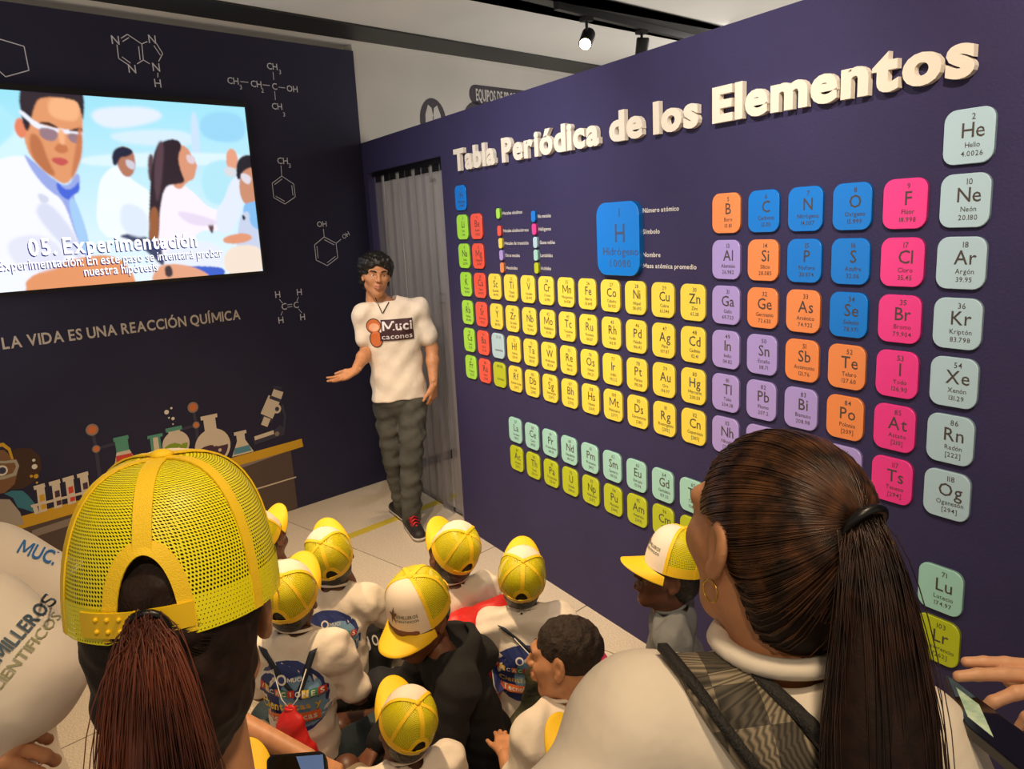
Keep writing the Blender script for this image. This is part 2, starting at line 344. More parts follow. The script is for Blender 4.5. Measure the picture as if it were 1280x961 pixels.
p.done('molecule_print', 'white branched formula of CH groups and OH above the screen corner', LW)
def ring(p, P, dbl):
    n = len(P); cx = sum(a for a, _ in P)/n; cy = sum(b for _, b in P)/n
    for k in range(n):
        a, b = P[k], P[(k+1) % n]; p.line(a, b, .0045)
        if k in dbl: f = .8; p.line((cx+(a[0]-cx)*f, cy+(a[1]-cy)*f), (cx+(b[0]-cx)*f, cy+(b[1]-cy)*f), .0045)
p = Pr(); ring(p, [(352, 220), (367, 230), (369, 246), (356, 255), (342, 247), (340, 229)], (1, 3, 5)); p.line((352, 220), (351, 207), .0045); p.text('CH', (353, 201), .04); p.text('3', (362, 207), .027)
p.done('molecule_print', 'white hexagon ring drawing with CH3 on top beside the screen', LW)
p = Pr(); ring(p, [(405, 296), (420, 304), (422, 322), (409, 332), (395, 325), (393, 306)], (0, 2, 4)); p.line((405, 296), (404, 286), .0045); p.line((420, 304), (426, 299), .0045); p.text('OH', (402, 280), .036); p.text('OH', (432, 294), .03, rot=.45)
p.done('molecule_print', 'white hexagon ring drawing with two OH groups beside the guide', LW)
p = Pr()
for t, c in (('H', (347, 368)), ('H', (374, 365)), ('C', (355, 383)), ('C', (370, 381)), ('H', (351, 400)), ('H', (378, 396))): p.text(t, c, .042)
for a, b in (((349, 374), (353, 379)), ((373, 371), (371, 376)), ((359, 381), (365, 380)), ((359, 384), (365, 383)), ((353, 389), (351, 394)), ((373, 386), (377, 391))): p.line(a, b, .004)
p.done('molecule_print', 'white formula with two linked C letters and four H letters below the rings', LW)
p = Pr(); s0, z0 = onL(3.75, 437.5); s1, z1 = onL(300.6, 397.5)
add_text(p.mb, 'LA VIDA ES UNA REACCIÓN QUÍMICA', G_BOLD, .058, lambda a, b, d: Lp(s0-a, 1.338+b, .002), 0, 0, 'l', width=s0-s1)
p.done('lettering_print', 'pale capital lettering reading LA VIDA ES UNA REACCIÓN QUÍMICA', [mat('beige_print', rgb(196, 184, 172), .7)])
# mural: bench, glassware, microscope, molecule rods, test tubes, cartoon pupil
MC = [mat('mural_'+n, rgb(*c), .75) for n, c in (('yellow', (206, 160, 34)), ('greige', (136, 122, 112)), ('brown', (84, 68, 60)), ('cream', (212, 198, 178)), ('teal', (84, 150, 128)), ('red', (206, 66, 52)), ('green', (134, 160, 40)), ('plum', (74, 46, 66)), ('blue', (84, 140, 164)), ('orange', (206, 112, 60)), ('slate', (56, 54, 76)), ('hair', (66, 40, 26)), ('skin', (128, 88, 58)), ('white', (222, 214, 200)), ('glass', (168, 160, 140)), ('glove', (56, 120, 140)), ('coat', (168, 156, 142)))]
YE, GR, BR, CR, TE, RE, GN, PL, BL, OR, SL, HA, SK, WH, GL, GV, CO = range(17)
p = Pr(); p.poly([(363, 560), (372, 634), (255, 679), (255, 592)], BR); p.poly([(-40, 676), (125, 630), (125, 730), (-40, 760)], BR)
p.poly([(40, 663), (255, 592), (363, 560), (361, 563), (255, 602), (40, 672)], GR)
p.line((258, 630), (370, 596), .008, CR); p.poly([(255, 587), (259, 586), (268, 680), (258, 684)], GR); p.poly([(120, 632), (130, 629), (136, 700), (126, 703)], GR)
p.poly([(-60, 669), (377, 548), (379, 558), (366, 562), (-60, 686)], YE)
p.done('mural_print', 'painted lab bench with a yellow top and brown drawers along the bottom of the mural', MC)
def flask_round(lab, c, r, neck, liq, rim, neckw=.035):
    p = Pr(.0022); x, z = onL(*c); nx, nz = onL(*neck)
    p.poly([(x-neckw, z+r*.6), (x+neckw, z+r*.6), (nx+neckw, nz), (nx-neckw, nz)], CR, True); p.circ(c, r, CR, 26)
    q = [(x+r*.86*math.cos(a), z+r*.86*math.sin(a)) for a in np.linspace(-PI*.98, -.02*PI, 16)]+[(x+r*.5, z+r*.1), (x+.1*r, z+.12*r), (x-.3*r, z-.05*r)]
    p.poly(q, liq, True); p.poly([(nx-neckw*1.4, nz-.012), (nx+neckw*1.4, nz-.012), (nx+neckw*1.4, nz+.012), (nx-neckw*1.4, nz+.012)], rim, True)
    for k in range(5): p.poly(circ(x+r*random.uniform(-.4, .4), z+r*random.uniform(-.5, .5), r*random.uniform(.06, .12), 10), random.choice((CR, liq)), True)
    p.done('mural_print', lab, MC)
def flask_cone(lab, top, bl, br_, liq, rim):
    p = Pr(.0022); tx, tz = onL(*top); lx, lz = onL(*bl); rx, rz = onL(*br_); w_ = .028; zn = tz-(tz-lz)*.35
    p.poly([(lx, lz), (rx, rz), (tx-w_, zn), (tx-w_, tz), (tx+w_, tz), (tx+w_, zn)], CR, True); f = .55
    p.poly([(lx-.012, lz+.01), (rx+.012, rz+.01), (rx+(tx-w_-rx)*f, rz+(zn-rz)*f), (lx+(tx+w_-lx)*f, lz+(zn-lz)*f)], liq, True)
    p.poly([(tx-w_*1.5, tz-.01), (tx+w_*1.5, tz-.01), (tx+w_*1.5, tz+.012), (tx-w_*1.5, tz+.012)], rim, True)
    if rim == TE: p.poly([(tx-w_*1.25, tz-.01), (tx+w_*1.25, tz-.01), (tx+w_*1.25, tz-.075), (tx-w_*1.25, tz-.075)], TE, True)
    p.done('mural_print', lab, MC)
flask_cone('painted cone flask of red liquid with a green stopper', (151, 548), (143, 582), (171, 576), RE, TE)
flask_round('painted round flask half full of green liquid', (220, 555), .082, (217, 536), GN, TE)
flask_round('painted large round flask of dark purple liquid', (266, 558), .115, (261, 521), PL, CR, .038)
flask_cone('painted small cone flask of blue liquid beside the microscope', (300, 541), (290, 571), (317, 564), BL, CR)
p = Pr(.0022); p.poly([(184, 545), (203, 541), (203, 545), (200, 546), (203, 568), (190, 570), (187, 548), (184, 549)], TE); p.poly([(191, 547), (197, 546), (200, 568), (193, 570)], CR); p.done('mural_print', 'painted green topped beaker between the flasks', MC)
p = Pr(.0022)
for c, r, i in (((208, 515), .014, WH), ((214, 510), .007, WH), ((216, 523), .010, WH), ((211, 522), .006, WH), ((216, 530), .005, WH)): p.circ(c, r, i, 12)
p.done('mural_print', 'painted white bubbles rising above the green flask', MC)
for lab, c1, c2, c3, c4 in (('painted dark rod molecule with orange balls left of the red flask', (115, 537), (120, 561), (148, 553), (125, 600)), ('painted dark rod molecule with orange balls above the purple flask', (241, 509), (245, 531), (215, 540), (248, 560))):
    p = Pr(.0018); p.line(c1, c2, .018, SL); p.line(c2, c3, .018, SL); p.line(c2, c4, .02, SL); p.circ(c3, .03, SL)
    p.circ(c1, .034, GR); p.circ(c1, .024, OR); p.circ(c2, .022, GR); p.circ(c2, .015, OR); p.done('mural_print', lab, MC)
p = Pr(.0022); p.line((348, 488), (344, 500), .075, CR); p.line((352, 485), (341, 483.5), .018, SL); p.line((343, 497), (333, 520), .095, CR); p.line((351, 501), (337, 496), .022, SL); p.line((340, 526), (327, 521), .028, SL); p.line((334, 522), (330, 532), .05, CR)
p.circ((346, 511), .03, CR); p.circ((346, 511), .015, SL)
p.line((318, 548), (342, 540), .028, CR); p.poly([(318, 556), (355, 543), (356, 536), (350, 531), (338, 541), (316, 549)], SL); p.line((318, 548), (342, 540), .024, CR); p.circ((346, 542), .016, GR)
p.line((352, 505), (356, 520), .018, SL); p.line((356, 520), (354, 540), .018, SL)
p.done('mural_print', 'painted cream and dark microscope at the right end of the bench', MC)
p = Pr(.0022)
for (x, y), c in zip(((50, 608), (69, 603), (86, 598), (104, 593)), (YE, PL, RE, PL)):
    p.poly([(x-5, y), (x+5, y-2), (x+9, y+30), (x-1, y+33)], CR); p.line((x-8, y+2), (x+6, y-2), .022, CR); p.poly([(x-1, y+11), (x+5, y+9), (x+6, y+17), (x, y+19)], c); p.poly([(x+1, y+22), (x+7, y+20), (x+8, y+27), (x+2, y+29)], c)
p.poly([(38, 631), (112, 612), (113, 615), (39, 634)], CR); p.line((43, 632), (46, 642), .022, CR)
p.done('mural_print', 'painted rack of four test tubes with yellow, purple and red liquids', MC)
p = Pr(.0016); p.poly([(-12, 590), (5, 567), (22, 560), (38, 560), (50, 570), (52, 585), (44, 600), (30, 610), (12, 612)], HA)
p.poly([(-30, 565), (5, 562), (16, 573), (22, 590), (18, 605), (6, 616), (-30, 620)], SK)
p.poly([(-10, 556), (4, 553), (13, 560), (17, 574), (14, 574), (10, 563), (3, 558), (-10, 560)], YE)
p.poly([(-20, 575), (6, 576), (20, 574), (24, 582), (20, 594), (4, 599), (-20, 602)], GL); p.poly([(-18, 579), (6, 579), (18, 578), (20, 583), (16, 591), (4, 595), (-18, 598)], SK)
p.circ((2, 588), .028, WH); p.circ((2.5, 588), .018, SL); p.poly([(-40, 622), (12, 624), (25, 640), (30, 655), (-40, 668)], CO)
p.poly([(5, 617), (14, 613), (28, 613), (36, 620), (44, 630), (41, 640), (30, 636), (22, 634), (16, 622)], GV)
for c, r, i in (((42, 575), .008, WH), ((43, 583), .014, WH), ((45, 595), .012, YE), ((39, 595), .008, YE), ((46, 603), .006, YE)): p.circ(c, r, i, 10)
p.done('mural_print', 'painted brown haired child in goggles and blue glove at the left edge', MC)
# prints on the grey wall above the table wall
def backprint(lab, fn):
    mb = MB(); fn(mb); return tag(mb.build('wall_print', [mat('dark_sign_print', rgb(62, 56, 66), .7), mat('grey_sign_print', rgb(196, 192, 188), .7)], wall_back), lab)
def Bp(s, z, o): return Lp(s, z, -.012+o)
def f1(mb):
    s0, z0 = onL(590, 114); mb.add([Bp(s0-x, z0+y, .002) for x, y in rrect(.76, .15, .07, 5, .36, -.02)], [tuple(range(24))])
    add_text(mb, 'EQUIPOS DE PROTECCIÓN', G_BOLD, .085, lambda x, y, d: Bp(s0-x, z0+y, .003), .05, -.062, 'l', 1, width=.66)
backprint('dark rounded sign reading EQUIPOS DE PROTECCIÓN on the grey wall', f1)
def f2(mb):
    s0, z0 = onL(543, 152)
    mb.add([Bp(s0+x, z0+y, .002) for x, y in circ(0, 0, .13, 28, .17)], [tuple(range(28))])
    mb.add([Bp(s0+x, z0+y, .003) for x, y in ((-.085, -.15), (.085, -.15), (.075, .05), (.045, .12), (.012, .10), (0, .04), (-.012, .10), (-.045, .12), (-.075, .05))], [tuple(range(9))], 1)
    mb.add([Bp(s0+x, z0+y, .004) for x, y in ((-.004, -.15), (.004, -.15), (.004, .04), (-.004, .04))], [(0, 1, 2, 3)])
backprint('round dark pictogram of a lab coat rising over the table wall', f2)
def f3(mb):
    s0, z0 = onL(598, 158); mb.add([Bp(s0+x, z0+y, .002) for x, y in circ(0, 0, .16, 28, .19)], [tuple(range(28))])
    mb.add([Bp(s0+x, z0+y, .003) for x, y in circ(0, -.02, .09, 20, .07)], [tuple(range(20))], 1)
backprint('second round dark pictogram mostly hidden by the table wall', f3)
# ---------------------------------------------------------------- wall screen
S0, S1, Z0, Z1 = .845, 2.60, 1.632, 2.622; OS = .055
# calibrate the screen rectangle on its own plane
_c = [onL(306, 134.4, OS), onL(328, 337.5, OS), onL(1, 111.5, OS), onL(1, 367, OS)]
S0 = (_c[0][0]+_c[1][0])/2; Z1 = (_c[0][1]+_c[2][1])/2; Z0 = (_c[1][1]+_c[3][1])/2; S1 = S0+(Z1-Z0)*16/9
tv = thing('television', 'wide wall screen showing people in lab coats above the mural', 'television', Lp((S0+S1)/2, Z0, 0))
def lbox(name, s0, s1, z0, z1, o0, o1, m, parent):
    P = [Lp(s, z, d) for s in (s0, s1) for d in (o0, o1) for z in (z0, z1)]
    return mesh(name, P, [(0, 1, 3, 2), (4, 6, 7, 5), (0, 4, 5, 1), (2, 3, 7, 6), (0, 2, 6, 4), (1, 5, 7, 3)], m, parent)
lbox('back_shell', S0-.005, S1+.005, Z0-.005, Z1+.01, .0, OS-.004, M_BLK, tv)
bz = .012
for nm, q in (('top', (S0-bz, S1+bz, Z1, Z1+.03)), ('bottom', (S0-bz, S1+bz, Z0-.018, Z0)), ('a', (S0-bz, S0, Z0, Z1)), ('b', (S1, S1+bz, Z0, Z1))):
    lbox('bezel', *q, .01, OS+.008, M_BLK, tv)
# the picture on the screen: coloured regions evaluated on a fine grid of screen cells
NX, NY = 480, 270
ss = S0+(S1-S0)*(np.arange(NX+1)/NX)**1.0; zz = Z0+(Z1-Z0)*np.arange(NY+1)/NY
SSg, ZZg = np.meshgrid(ss, zz, indexing='ij')
P3 = SSg[..., None]*LS+LN*OS; P3[..., 2] += ZZg
D3 = P3-CAM; dz = D3@FW; U = 640+FPX*(D3@RT)/dz; W_ = 480.5-FPX*(D3@UP)/dz
img = np.zeros(U.shape+(3,), np.float32)
def C3(*c): return np.array([lin(x) for x in c], np.float32)
t = np.clip((W_-110)/240, 0, 1)[..., None]; img[:] = C3(150, 222, 240)*(1-t)+C3(225, 240, 252)*t
def inpoly(P):
    x, y = U, W_; r = np.zeros(x.shape, bool); n = len(P)
    for i in range(n):
        x1, y1 = P[i]; x2, y2 = P[(i+1) % n]
        if y1 == y2: continue
        c = (y1 > y) != (y2 > y); r ^= c & (x < (x2-x1)*(y-y1)/(y2-y1)+x1)
    return r
def sm(P, it=2):
    for _ in range(it): P = [q for i in range(len(P)) for q in ((P[i][0]*.75+P[(i+1) % len(P)][0]*.25, P[i][1]*.75+P[(i+1) % len(P)][1]*.25), (P[i][0]*.25+P[(i+1) % len(P)][0]*.75, P[i][1]*.25+P[(i+1) % len(P)][1]*.75))]
    return P
def blur(a, k=1):
    for ax in (0, 1):
        for _ in range(k):
            p = np.pad(a, [(1, 1) if i == ax else (0, 0) for i in range(a.ndim)], 'edge')
            sl = lambda q: tuple(slice(q, q+a.shape[ax]) if i == ax else slice(None) for i in range(a.ndim)); a = (p[sl(0)]+2*p[sl(1)]+p[sl(2)])/4
    return a
def R(P, c, soft=1, s=2, a=1.0):
    global img
    m_ = inpoly(sm(P, s) if s else P).astype(np.float32)
    m_ = blur(m_, soft+1)
    m_ = (m_*a)[..., None]; img = img*(1-m_)+C3(*c)*m_
for q, c, sf in (([(-200, 150), (60, 140), (60, 260), (-200, 250)], (205, 238, 248), 12), ([(105, 135), (190, 132), (210, 150), (130, 165)], (222, 232, 248), 8), ([(130, 165), (235, 160), (250, 185), (150, 180)], (210, 232, 250), 8), ([(237, 140), (247, 140), (252, 215), (242, 215)], (200, 222, 250), 3), ([(100, 192), (310, 190), (310, 206), (100, 210)], (215, 238, 252), 4), ([(250, 200), (312, 200), (315, 250), (255, 260)], (176, 226, 240), 6), ([(250, 140), (305, 140), (308, 180), (250, 175)], (150, 210, 240), 8), ([(-300, 108), (20, 114), (15, 200), (-300, 230)], (170, 228, 242), 8)): R(q, c, sf)
# back row: man facing right, woman raising a hand, person at the right edge
R([(122, 230), (134, 212), (148, 205), (162, 222), (176, 232), (190, 240), (190, 300), (120, 300)], (236, 244, 252), 1)
R([(144, 190), (150, 183), (160, 184), (168, 192), (170, 208), (164, 222), (154, 220), (146, 206)], (178, 118, 92), 1)
R([(140, 205), (140, 190), (148, 183), (160, 184), (168, 190), (160, 196), (150, 196), (146, 208)], (30, 34, 60), 1)
R([(156, 198), (170, 203), (168, 214), (158, 208)], (206, 200, 214), 1)
R([(184, 195), (192, 190), (192, 225), (186, 228)], (90, 66, 70), 2)
R([(198, 250), (205, 228), (222, 226), (242, 240), (262, 262), (290, 262), (288, 290), (240, 286), (236, 340), (190, 340)], (246, 236, 248), 1)
R([(288, 225), (300, 218), (304, 240), (303, 262), (290, 292), (270, 290), (270, 262), (280, 250)], (222, 230, 248), 1)
R([(282, 192), (288, 184), (296, 190), (298, 206), (294, 214), (284, 212)], (226, 158, 128), 1)
R([(280, 208), (296, 210), (296, 222), (281, 220)], (214, 214, 220), 1)
R([(218, 182), (226, 180), (236, 186), (240, 196), (247, 206), (245, 212), (243, 224), (234, 227), (226, 238), (214, 232), (214, 200)], (214, 148, 116), 1)
R([(186, 300), (187, 240), (190, 200), (196, 182), (208, 174), (222, 174), (228, 182), (222, 196), (226, 214), (232, 228), (222, 230), (206, 232), (200, 260), (198, 300), (190, 322)], (44, 30, 40), 1)
R([(186, 262), (197, 256), (200, 290), (192, 322), (186, 305)], (150, 92, 56), 2)
R([(232, 192), (245, 196), (243, 206), (234, 203)], (220, 200, 206), 1)
R([(298, 230), (304, 205), (318, 200), (330, 212), (330, 260), (316, 262), (302, 252)], (200, 140, 110), 1)
R([(295, 222), (296, 200), (306, 193), (318, 194), (320, 208), (304, 212), (300, 226)], (36, 32, 42), 1)
R([(300, 215), (315, 220), (312, 232), (302, 226)], (220, 214, 224), 1)
R([(302, 256), (316, 252), (330, 250), (330, 300), (308, 290)], (130, 186, 236), 1)
R([(296, 300), (300, 268), (312, 262), (312, 282), (330, 290), (330, 345), (296, 340)], (196, 206, 230), 2)
R([(278, 296), (306, 290), (318, 297), (305, 304), (280, 305)], (222, 150, 116), 1)
R([(280, 308), (330, 305), (330, 345), (280, 345)], (238, 220, 204), 2)
R([(258, 276), (268, 278), (266, 294), (262, 288)], (96, 70, 70), 1); R([(302, 267), (308, 272), (304, 277)], (30, 34, 50), 1)
R([(225, 300), (280, 304), (280, 345), (180, 345), (190, 330)], (226, 232, 244), 2)
R([(145, 295), (170, 290), (200, 305), (204, 318), (206, 336), (190, 320), (165, 300)], (60, 68, 100), 2)
R([(225, 332), (275, 333), (282, 338), (280, 345), (215, 345)], (56, 96, 200), 1)
R([(190, 345), (200, 330), (232, 330), (262, 342), (262, 352), (190, 352)], (224, 160, 128), 1)
R([(205, 333), (214, 331), (217, 345), (207, 347)], (60, 50, 60), 1)
# front man
R([(-260, 400), (-120, 220), (-20, 205), (30, 190), (50, 215), (85, 240), (96, 290), (110, 330), (150, 345), (150, 420)], (238, 240, 252), 1)
R([(28, 190), (40, 200), (62, 220), (84, 236), (96, 214), (101, 222), (98, 240), (90, 244), (112, 300), (112, 330), (96, 300), (80, 250), (60, 238), (40, 214)], (150, 166, 226), 1)
R([(70, 225), (82, 238), (92, 235), (99, 225), (100, 240), (90, 244), (86, 252), (72, 240)], (66, 100, 214), 1)
R([(84, 250), (94, 246), (112, 300), (108, 320), (96, 296)], (160, 200, 240), 1)
R([(45, 240), (60, 245), (62, 252), (52, 256)], (206, 210, 228), 1)
R([(28, 160), (30, 125), (42, 115), (100, 118), (104, 150), (102, 190), (95, 214), (84, 232), (68, 224), (46, 204), (34, 190)], (222, 150, 104), 1)
R([(60, 120), (100, 120), (100, 150), (84, 152), (60, 145)], (240, 176, 128), 4)
R([(36, 165), (50, 170), (60, 200), (72, 222), (56, 216), (38, 194)], (186, 112, 72), 3)
R([(17, 155), (22, 146), (30, 150), (34, 168), (28, 174), (20, 168)], (226, 130, 96), 1)
R([(24, 112), (30, 108), (100, 110), (106, 125), (104, 155), (100, 134), (94, 124), (50, 120), (42, 134), (36, 166), (30, 160), (24, 134)], (44, 34, 44), 1)
R([(23, 136), (30, 140), (50, 157), (104, 165), (104, 170), (48, 163), (36, 152), (24, 142)], (232, 236, 250), 1)
R([(48, 158), (70, 162), (74, 170), (66, 178), (50, 172)], (150, 120, 130), 1); R([(82, 166), (102, 168), (100, 180), (88, 178)], (150, 120, 130), 1)
R([(46, 154), (58, 151), (72, 158), (72, 161), (58, 156)], (60, 38, 36), 1); R([(84, 164), (94, 160), (103, 160), (103, 164), (94, 164)], (60, 38, 36), 1)
R([(66, 186), (74, 178), (84, 182), (86, 190), (76, 193)], (196, 116, 76), 1)
R([(62, 198), (76, 196), (88, 202), (78, 208), (68, 204)], (196, 84, 80), 1)
R([(30, 350), (60, 335), (110, 318), (150, 320), (170, 345), (170, 380), (20, 380)], (224, 148, 100), 1)
R([(-300, 345), (20, 335), (34, 350), (30, 380), (-300, 400)], (236, 240, 250), 1)
R([(100, 150), (104, 190), (96, 214), (88, 228), (92, 200), (96, 175)], (196, 120, 80), 3)
R([(72, 160), (80, 162), (82, 182), (74, 180)], (240, 176, 130), 3)
R([(60, 248), (100, 300), (104, 330), (70, 300), (40, 262)], (212, 216, 236), 5)
R([(0, 300), (60, 290), (90, 330), (30, 345)], (222, 224, 240), 6)
R([(150, 250), (185, 262), (186, 300), (150, 290)], (216, 228, 244), 6)
R([(215, 262), (250, 268), (280, 280), (240, 284)], (226, 214, 236), 4)
R([(196, 176), (206, 176), (202, 230), (196, 260), (192, 220)], (86, 62, 72), 3)
V = P3.reshape(-1, 3); idn = np.arange((NX+1)*(NY+1)).reshape(NX+1, NY+1)
Fq = np.stack([idn[:-1, :-1], idn[1:, :-1], idn[1:, 1:], idn[:-1, 1:]], -1).reshape(-1, 4)
me = bpy.data.meshes.new('screen'); me.vertices.add(len(V)); me.vertices.foreach_set('co', V.ravel().astype(np.float32))
me.loops.add(Fq.size); me.polygons.add(len(Fq)); me.polygons.foreach_set('loop_start', np.arange(0, Fq.size, 4)); me.loops.foreach_set('vertex_index', Fq.ravel()); me.update(calc_edges=True)
ca = me.color_attributes.new('picture', 'FLOAT_COLOR', 'POINT'); ca.data.foreach_set('color', np.concatenate([img.reshape(-1, 3), np.ones((len(V), 1), np.float32)], 1).ravel())
ms = bpy.data.materials.new('screen_picture'); ms.use_nodes = True; nt = ms.node_tree; b = nt.nodes['Principled BSDF']; at_ = nt.nodes.new('ShaderNodeVertexColor'); at_.layer_name = 'picture'
b.inputs['Base Color'].default_value = (.02, .02, .02, 1); b.inputs['Roughness'].default_value = .25; nt.links.new(at_.outputs[0], b.inputs['Emission Color']); b.inputs['Emission Strength'].default_value = .85
link('screen', me, tv, ms)
def scr(text, uv0, uv1, h, G, z=0, al=None):
    a = onL(*uv0, OS); b_ = onL(*uv1, OS)
    zc = (a[1]+b_[1])/2
    for k, (m_, dx, dy) in enumerate((('sh', -.005, -.006), ('tx', 0, 0))):
        mb = MB(); add_text(mb, text, G, h, lambda x, y, d: Lp(a[0]-x-dx, zc+y+dy, OS+.0015+.001*k), 0, 0, 'l', width=a[0]-b_[0])
        mb.build('caption_shadow' if k == 0 else 'caption', mat('caption_shadow', rgb(18, 40, 130), .6, emit=.45) if k == 0 else mat('caption_white', rgb(250, 250, 252), .6, emit=.85), tv)
scr('05. Experimentación', (37, 319), (247, 308), .082, G_BOLD)
scr('Experimentación: En este paso se intentará probar', (-2, 340), (278, 319), .05, G_REG)
scr('nuestra hipótesis', (106, 345), (198, 338), .05, G_REG)
# ---------------------------------------------------------------- raised title
TX = [('Tabla', 567, 618), ('Periódica', 627, 749), ('de', 762, 804), ('los', 817, 873.5), ('Elementos', 891, 1218)]
ORD = ['first', 'second', 'third', 'fourth', 'fifth', 'sixth', 'seventh', 'eighth', 'ninth']
M_LET = mat('cream_foam_letter', rgb(236, 226, 208), .55, bump=.05)
TZ = 2.140; TD = .019
for w_, u0, u1 in TX:
    x0 = onR(u0, 190-(u0-567)*.14, -TD)[0]; x1 = onR(u1, 190-(u1-567)*.14, -TD)[0]
    V, F, wd, Ls = text_geo(w_, G_RAISED, .055); kx = (x1-x0)/wd; kz = .103/CAPH
    for k, (c, p, f) in enumerate(Ls):
        vv = [(x0+q[0]*kx, -TD/2-.003-q[2]*TD+TD*0, TZ+q[1]*kz) for q in p]
        nm = 'raised_letter'
        tag(mesh(nm, vv, [q[::-1] for q in f], M_LET), 'raised cream letter %s, the %s letter of the title word %s' % (c, ORD[k], w_), 'letter', 'letters of the wall title')
# ---------------------------------------------------------------- element tiles
CATC = dict(n=((0, 126, 226), 'blue'), a=((172, 236, 74), 'lime green'), e=((246, 92, 72), 'red'), t=((246, 224, 84), 'yellow'), p=((176, 158, 228), 'lilac'), s=((246, 146, 84), 'orange'), h=((246, 62, 150), 'pink'), g=((182, 214, 228), 'pale blue'), L=((166, 220, 208), 'mint'), A=((190, 204, 40), 'olive yellow'))
MT = {k: mat('tile_'+v[1].replace(' ', '_'), rgb(*v[0]), .38) for k, v in CATC.items()}
M_SIDE = {k: mat('tile_edge_'+v[1].replace(' ', '_'), rgb(*[int(x*.66) for x in v[0]]), .4) for k, v in CATC.items()}  # darkened copies of the face colours: edge shading put into the colour
EL = """1 H Hidrógeno 1.0080 1 1 n|2 He Helio 4.0026 18 1 g|3 Li Litio 6.94 1 2 a|4 Be Berilio 9.0122 2 2 e|5 B Boro 10.81 13 2 s|6 C Carbono 12.011 14 2 n|7 N Nitrógeno 14.007 15 2 n|8 O Oxígeno 15.999 16 2 n|9 F Flúor 18.998 17 2 h|10 Ne Neón 20.180 18 2 g|11 Na Sodio 22.990 1 3 a|12 Mg Magnesio 24.305 2 3 e|13 Al Aluminio 26.982 13 3 p|14 Si Silicio 28.085 14 3 s|15 P Fósforo 30.974 15 3 n|16 S Azufre 32.06 16 3 n|17 Cl Cloro 35.45 17 3 h|18 Ar Argón 39.95 18 3 g|19 K Potasio 39.098 1 4 a|20 Ca Calcio 40.078 2 4 e|21 Sc Escandio 44.956 3 4 t|22 Ti Titanio 47.867 4 4 t|23 V Vanadio 50.942 5 4 t|24 Cr Cromo 51.996 6 4 t|25 Mn Manganeso 54.938 7 4 t|26 Fe Hierro 55.845 8 4 t|27 Co Cobalto 58.933 9 4 t|28 Ni Níquel 58.693 10 4 t|29 Cu Cobre 63.546 11 4 t|30 Zn Zinc 65.38 12 4 t|31 Ga Galio 69.723 13 4 p|32 Ge Germanio 72.630 14 4 s|33 As Arsénico 74.922 15 4 s|34 Se Selenio 78.971 16 4 n|35 Br Bromo 79.904 17 4 h|36 Kr Kriptón 83.798 18 4 g|37 Rb Rubidio 85.468 1 5 a|38 Sr Estroncio 87.62 2 5 e|39 Y Itrio 88.906 3 5 t|40 Zr Circonio 91.224 4 5 t|41 Nb Niobio 92.906 5 5 t|42 Mo Molibdeno 95.95 6 5 t|43 Tc Tecnecio [97] 7 5 t|44 Ru Rutenio 101.07 8 5 t|45 Rh Rodio 102.91 9 5 t|46 Pd Paladio 106.42 10 5 t|47 Ag Plata 107.87 11 5 t|48 Cd Cadmio 112.41 12 5 t|49 In Indio 114.82 13 5 p|50 Sn Estaño 118.71 14 5 p|51 Sb Antimonio 121.76 15 5 s|52 Te Teluro 127.60 16 5 s|53 I Yodo 126.90 17 5 h|54 Xe Xenón 131.29 18 5 g|55 Cs Cesio 132.91 1 6 a|56 Ba Bario 137.33 2 6 e|57-71 . Lantánidos . 3 6 g|72 Hf Hafnio 178.49 4 6 t|73 Ta Tantalio 180.95 5 6 t|74 W Wolframio 183.84 6 6 t|75 Re Renio 186.21 7 6 t|76 Os Osmio 190.23 8 6 t|77 Ir Iridio 192.22 9 6 t|78 Pt Platino 195.08 10 6 t|79 Au Oro 196.97 11 6 t|80 Hg Mercurio 200.59 12 6 t|81 Tl Talio 204.38 13 6 p|82 Pb Plomo 207.2 14 6 p|83 Bi Bismuto 208.98 15 6 p|84 Po Polonio [209] 16 6 s|85 At Astato [210] 17 6 h|86 Rn Radón [222] 18 6 g|87 Fr Francio [223] 1 7 a|88 Ra Radio [226] 2 7 e|89-103 . Actínidos . 3 7 A|104 Rf Rutherfordio [267] 4 7 t|105 Db Dubnio [268] 5 7 t|106 Sg Seaborgio [269] 6 7 t|107 Bh Bohrio [270] 7 7 t|108 Hs Hassio [269] 8 7 t|109 Mt Meitnerio [277] 9 7 t|110 Ds Darmstatio [281] 10 7 t|111 Rg Roentgenio [282] 11 7 t|112 Cn Copernicio [285] 12 7 t|113 Nh Nihonio [286] 13 7 p|114 Fl Flerovio [290] 14 7 p|116 Lv Livermorio [293] 16 7 p|117 Ts Teneso [294] 17 7 h|118 Og Oganesón [294] 18 7 g|57 La Lantano 138.91 4 8 L|58 Ce Cerio 140.12 5 8 L|59 Pr Praseodimio 140.91 6 8 L|60 Nd Neodimio 144.24 7 8 L|61 Pm Prometio [145] 8 8 L|62 Sm Samario 150.36 9 8 L|63 Eu Europio 151.96 10 8 L|64 Gd Gadolinio 157.25 11 8 L|65 Tb Terbio 158.93 12 8 L|71 Lu Lutecio 174.97 18 8 L|89 Ac Actinio [227] 4 9 A|90 Th Torio 232.04 5 9 A|91 Pa Protactinio 231.04 6 9 A|92 U Uranio 238.03 7 9 A|93 Np Neptunio [237] 8 9 A|94 Pu Plutonio [244] 9 9 A|95 Am Americio [243] 10 9 A|96 Cm Curio [247] 11 9 A|97 Bk Berkelio [247] 12 9 A|103 Lr Lawrencio [262] 18 9 A"""
TW, THh, TDp = .128, .1345, .010
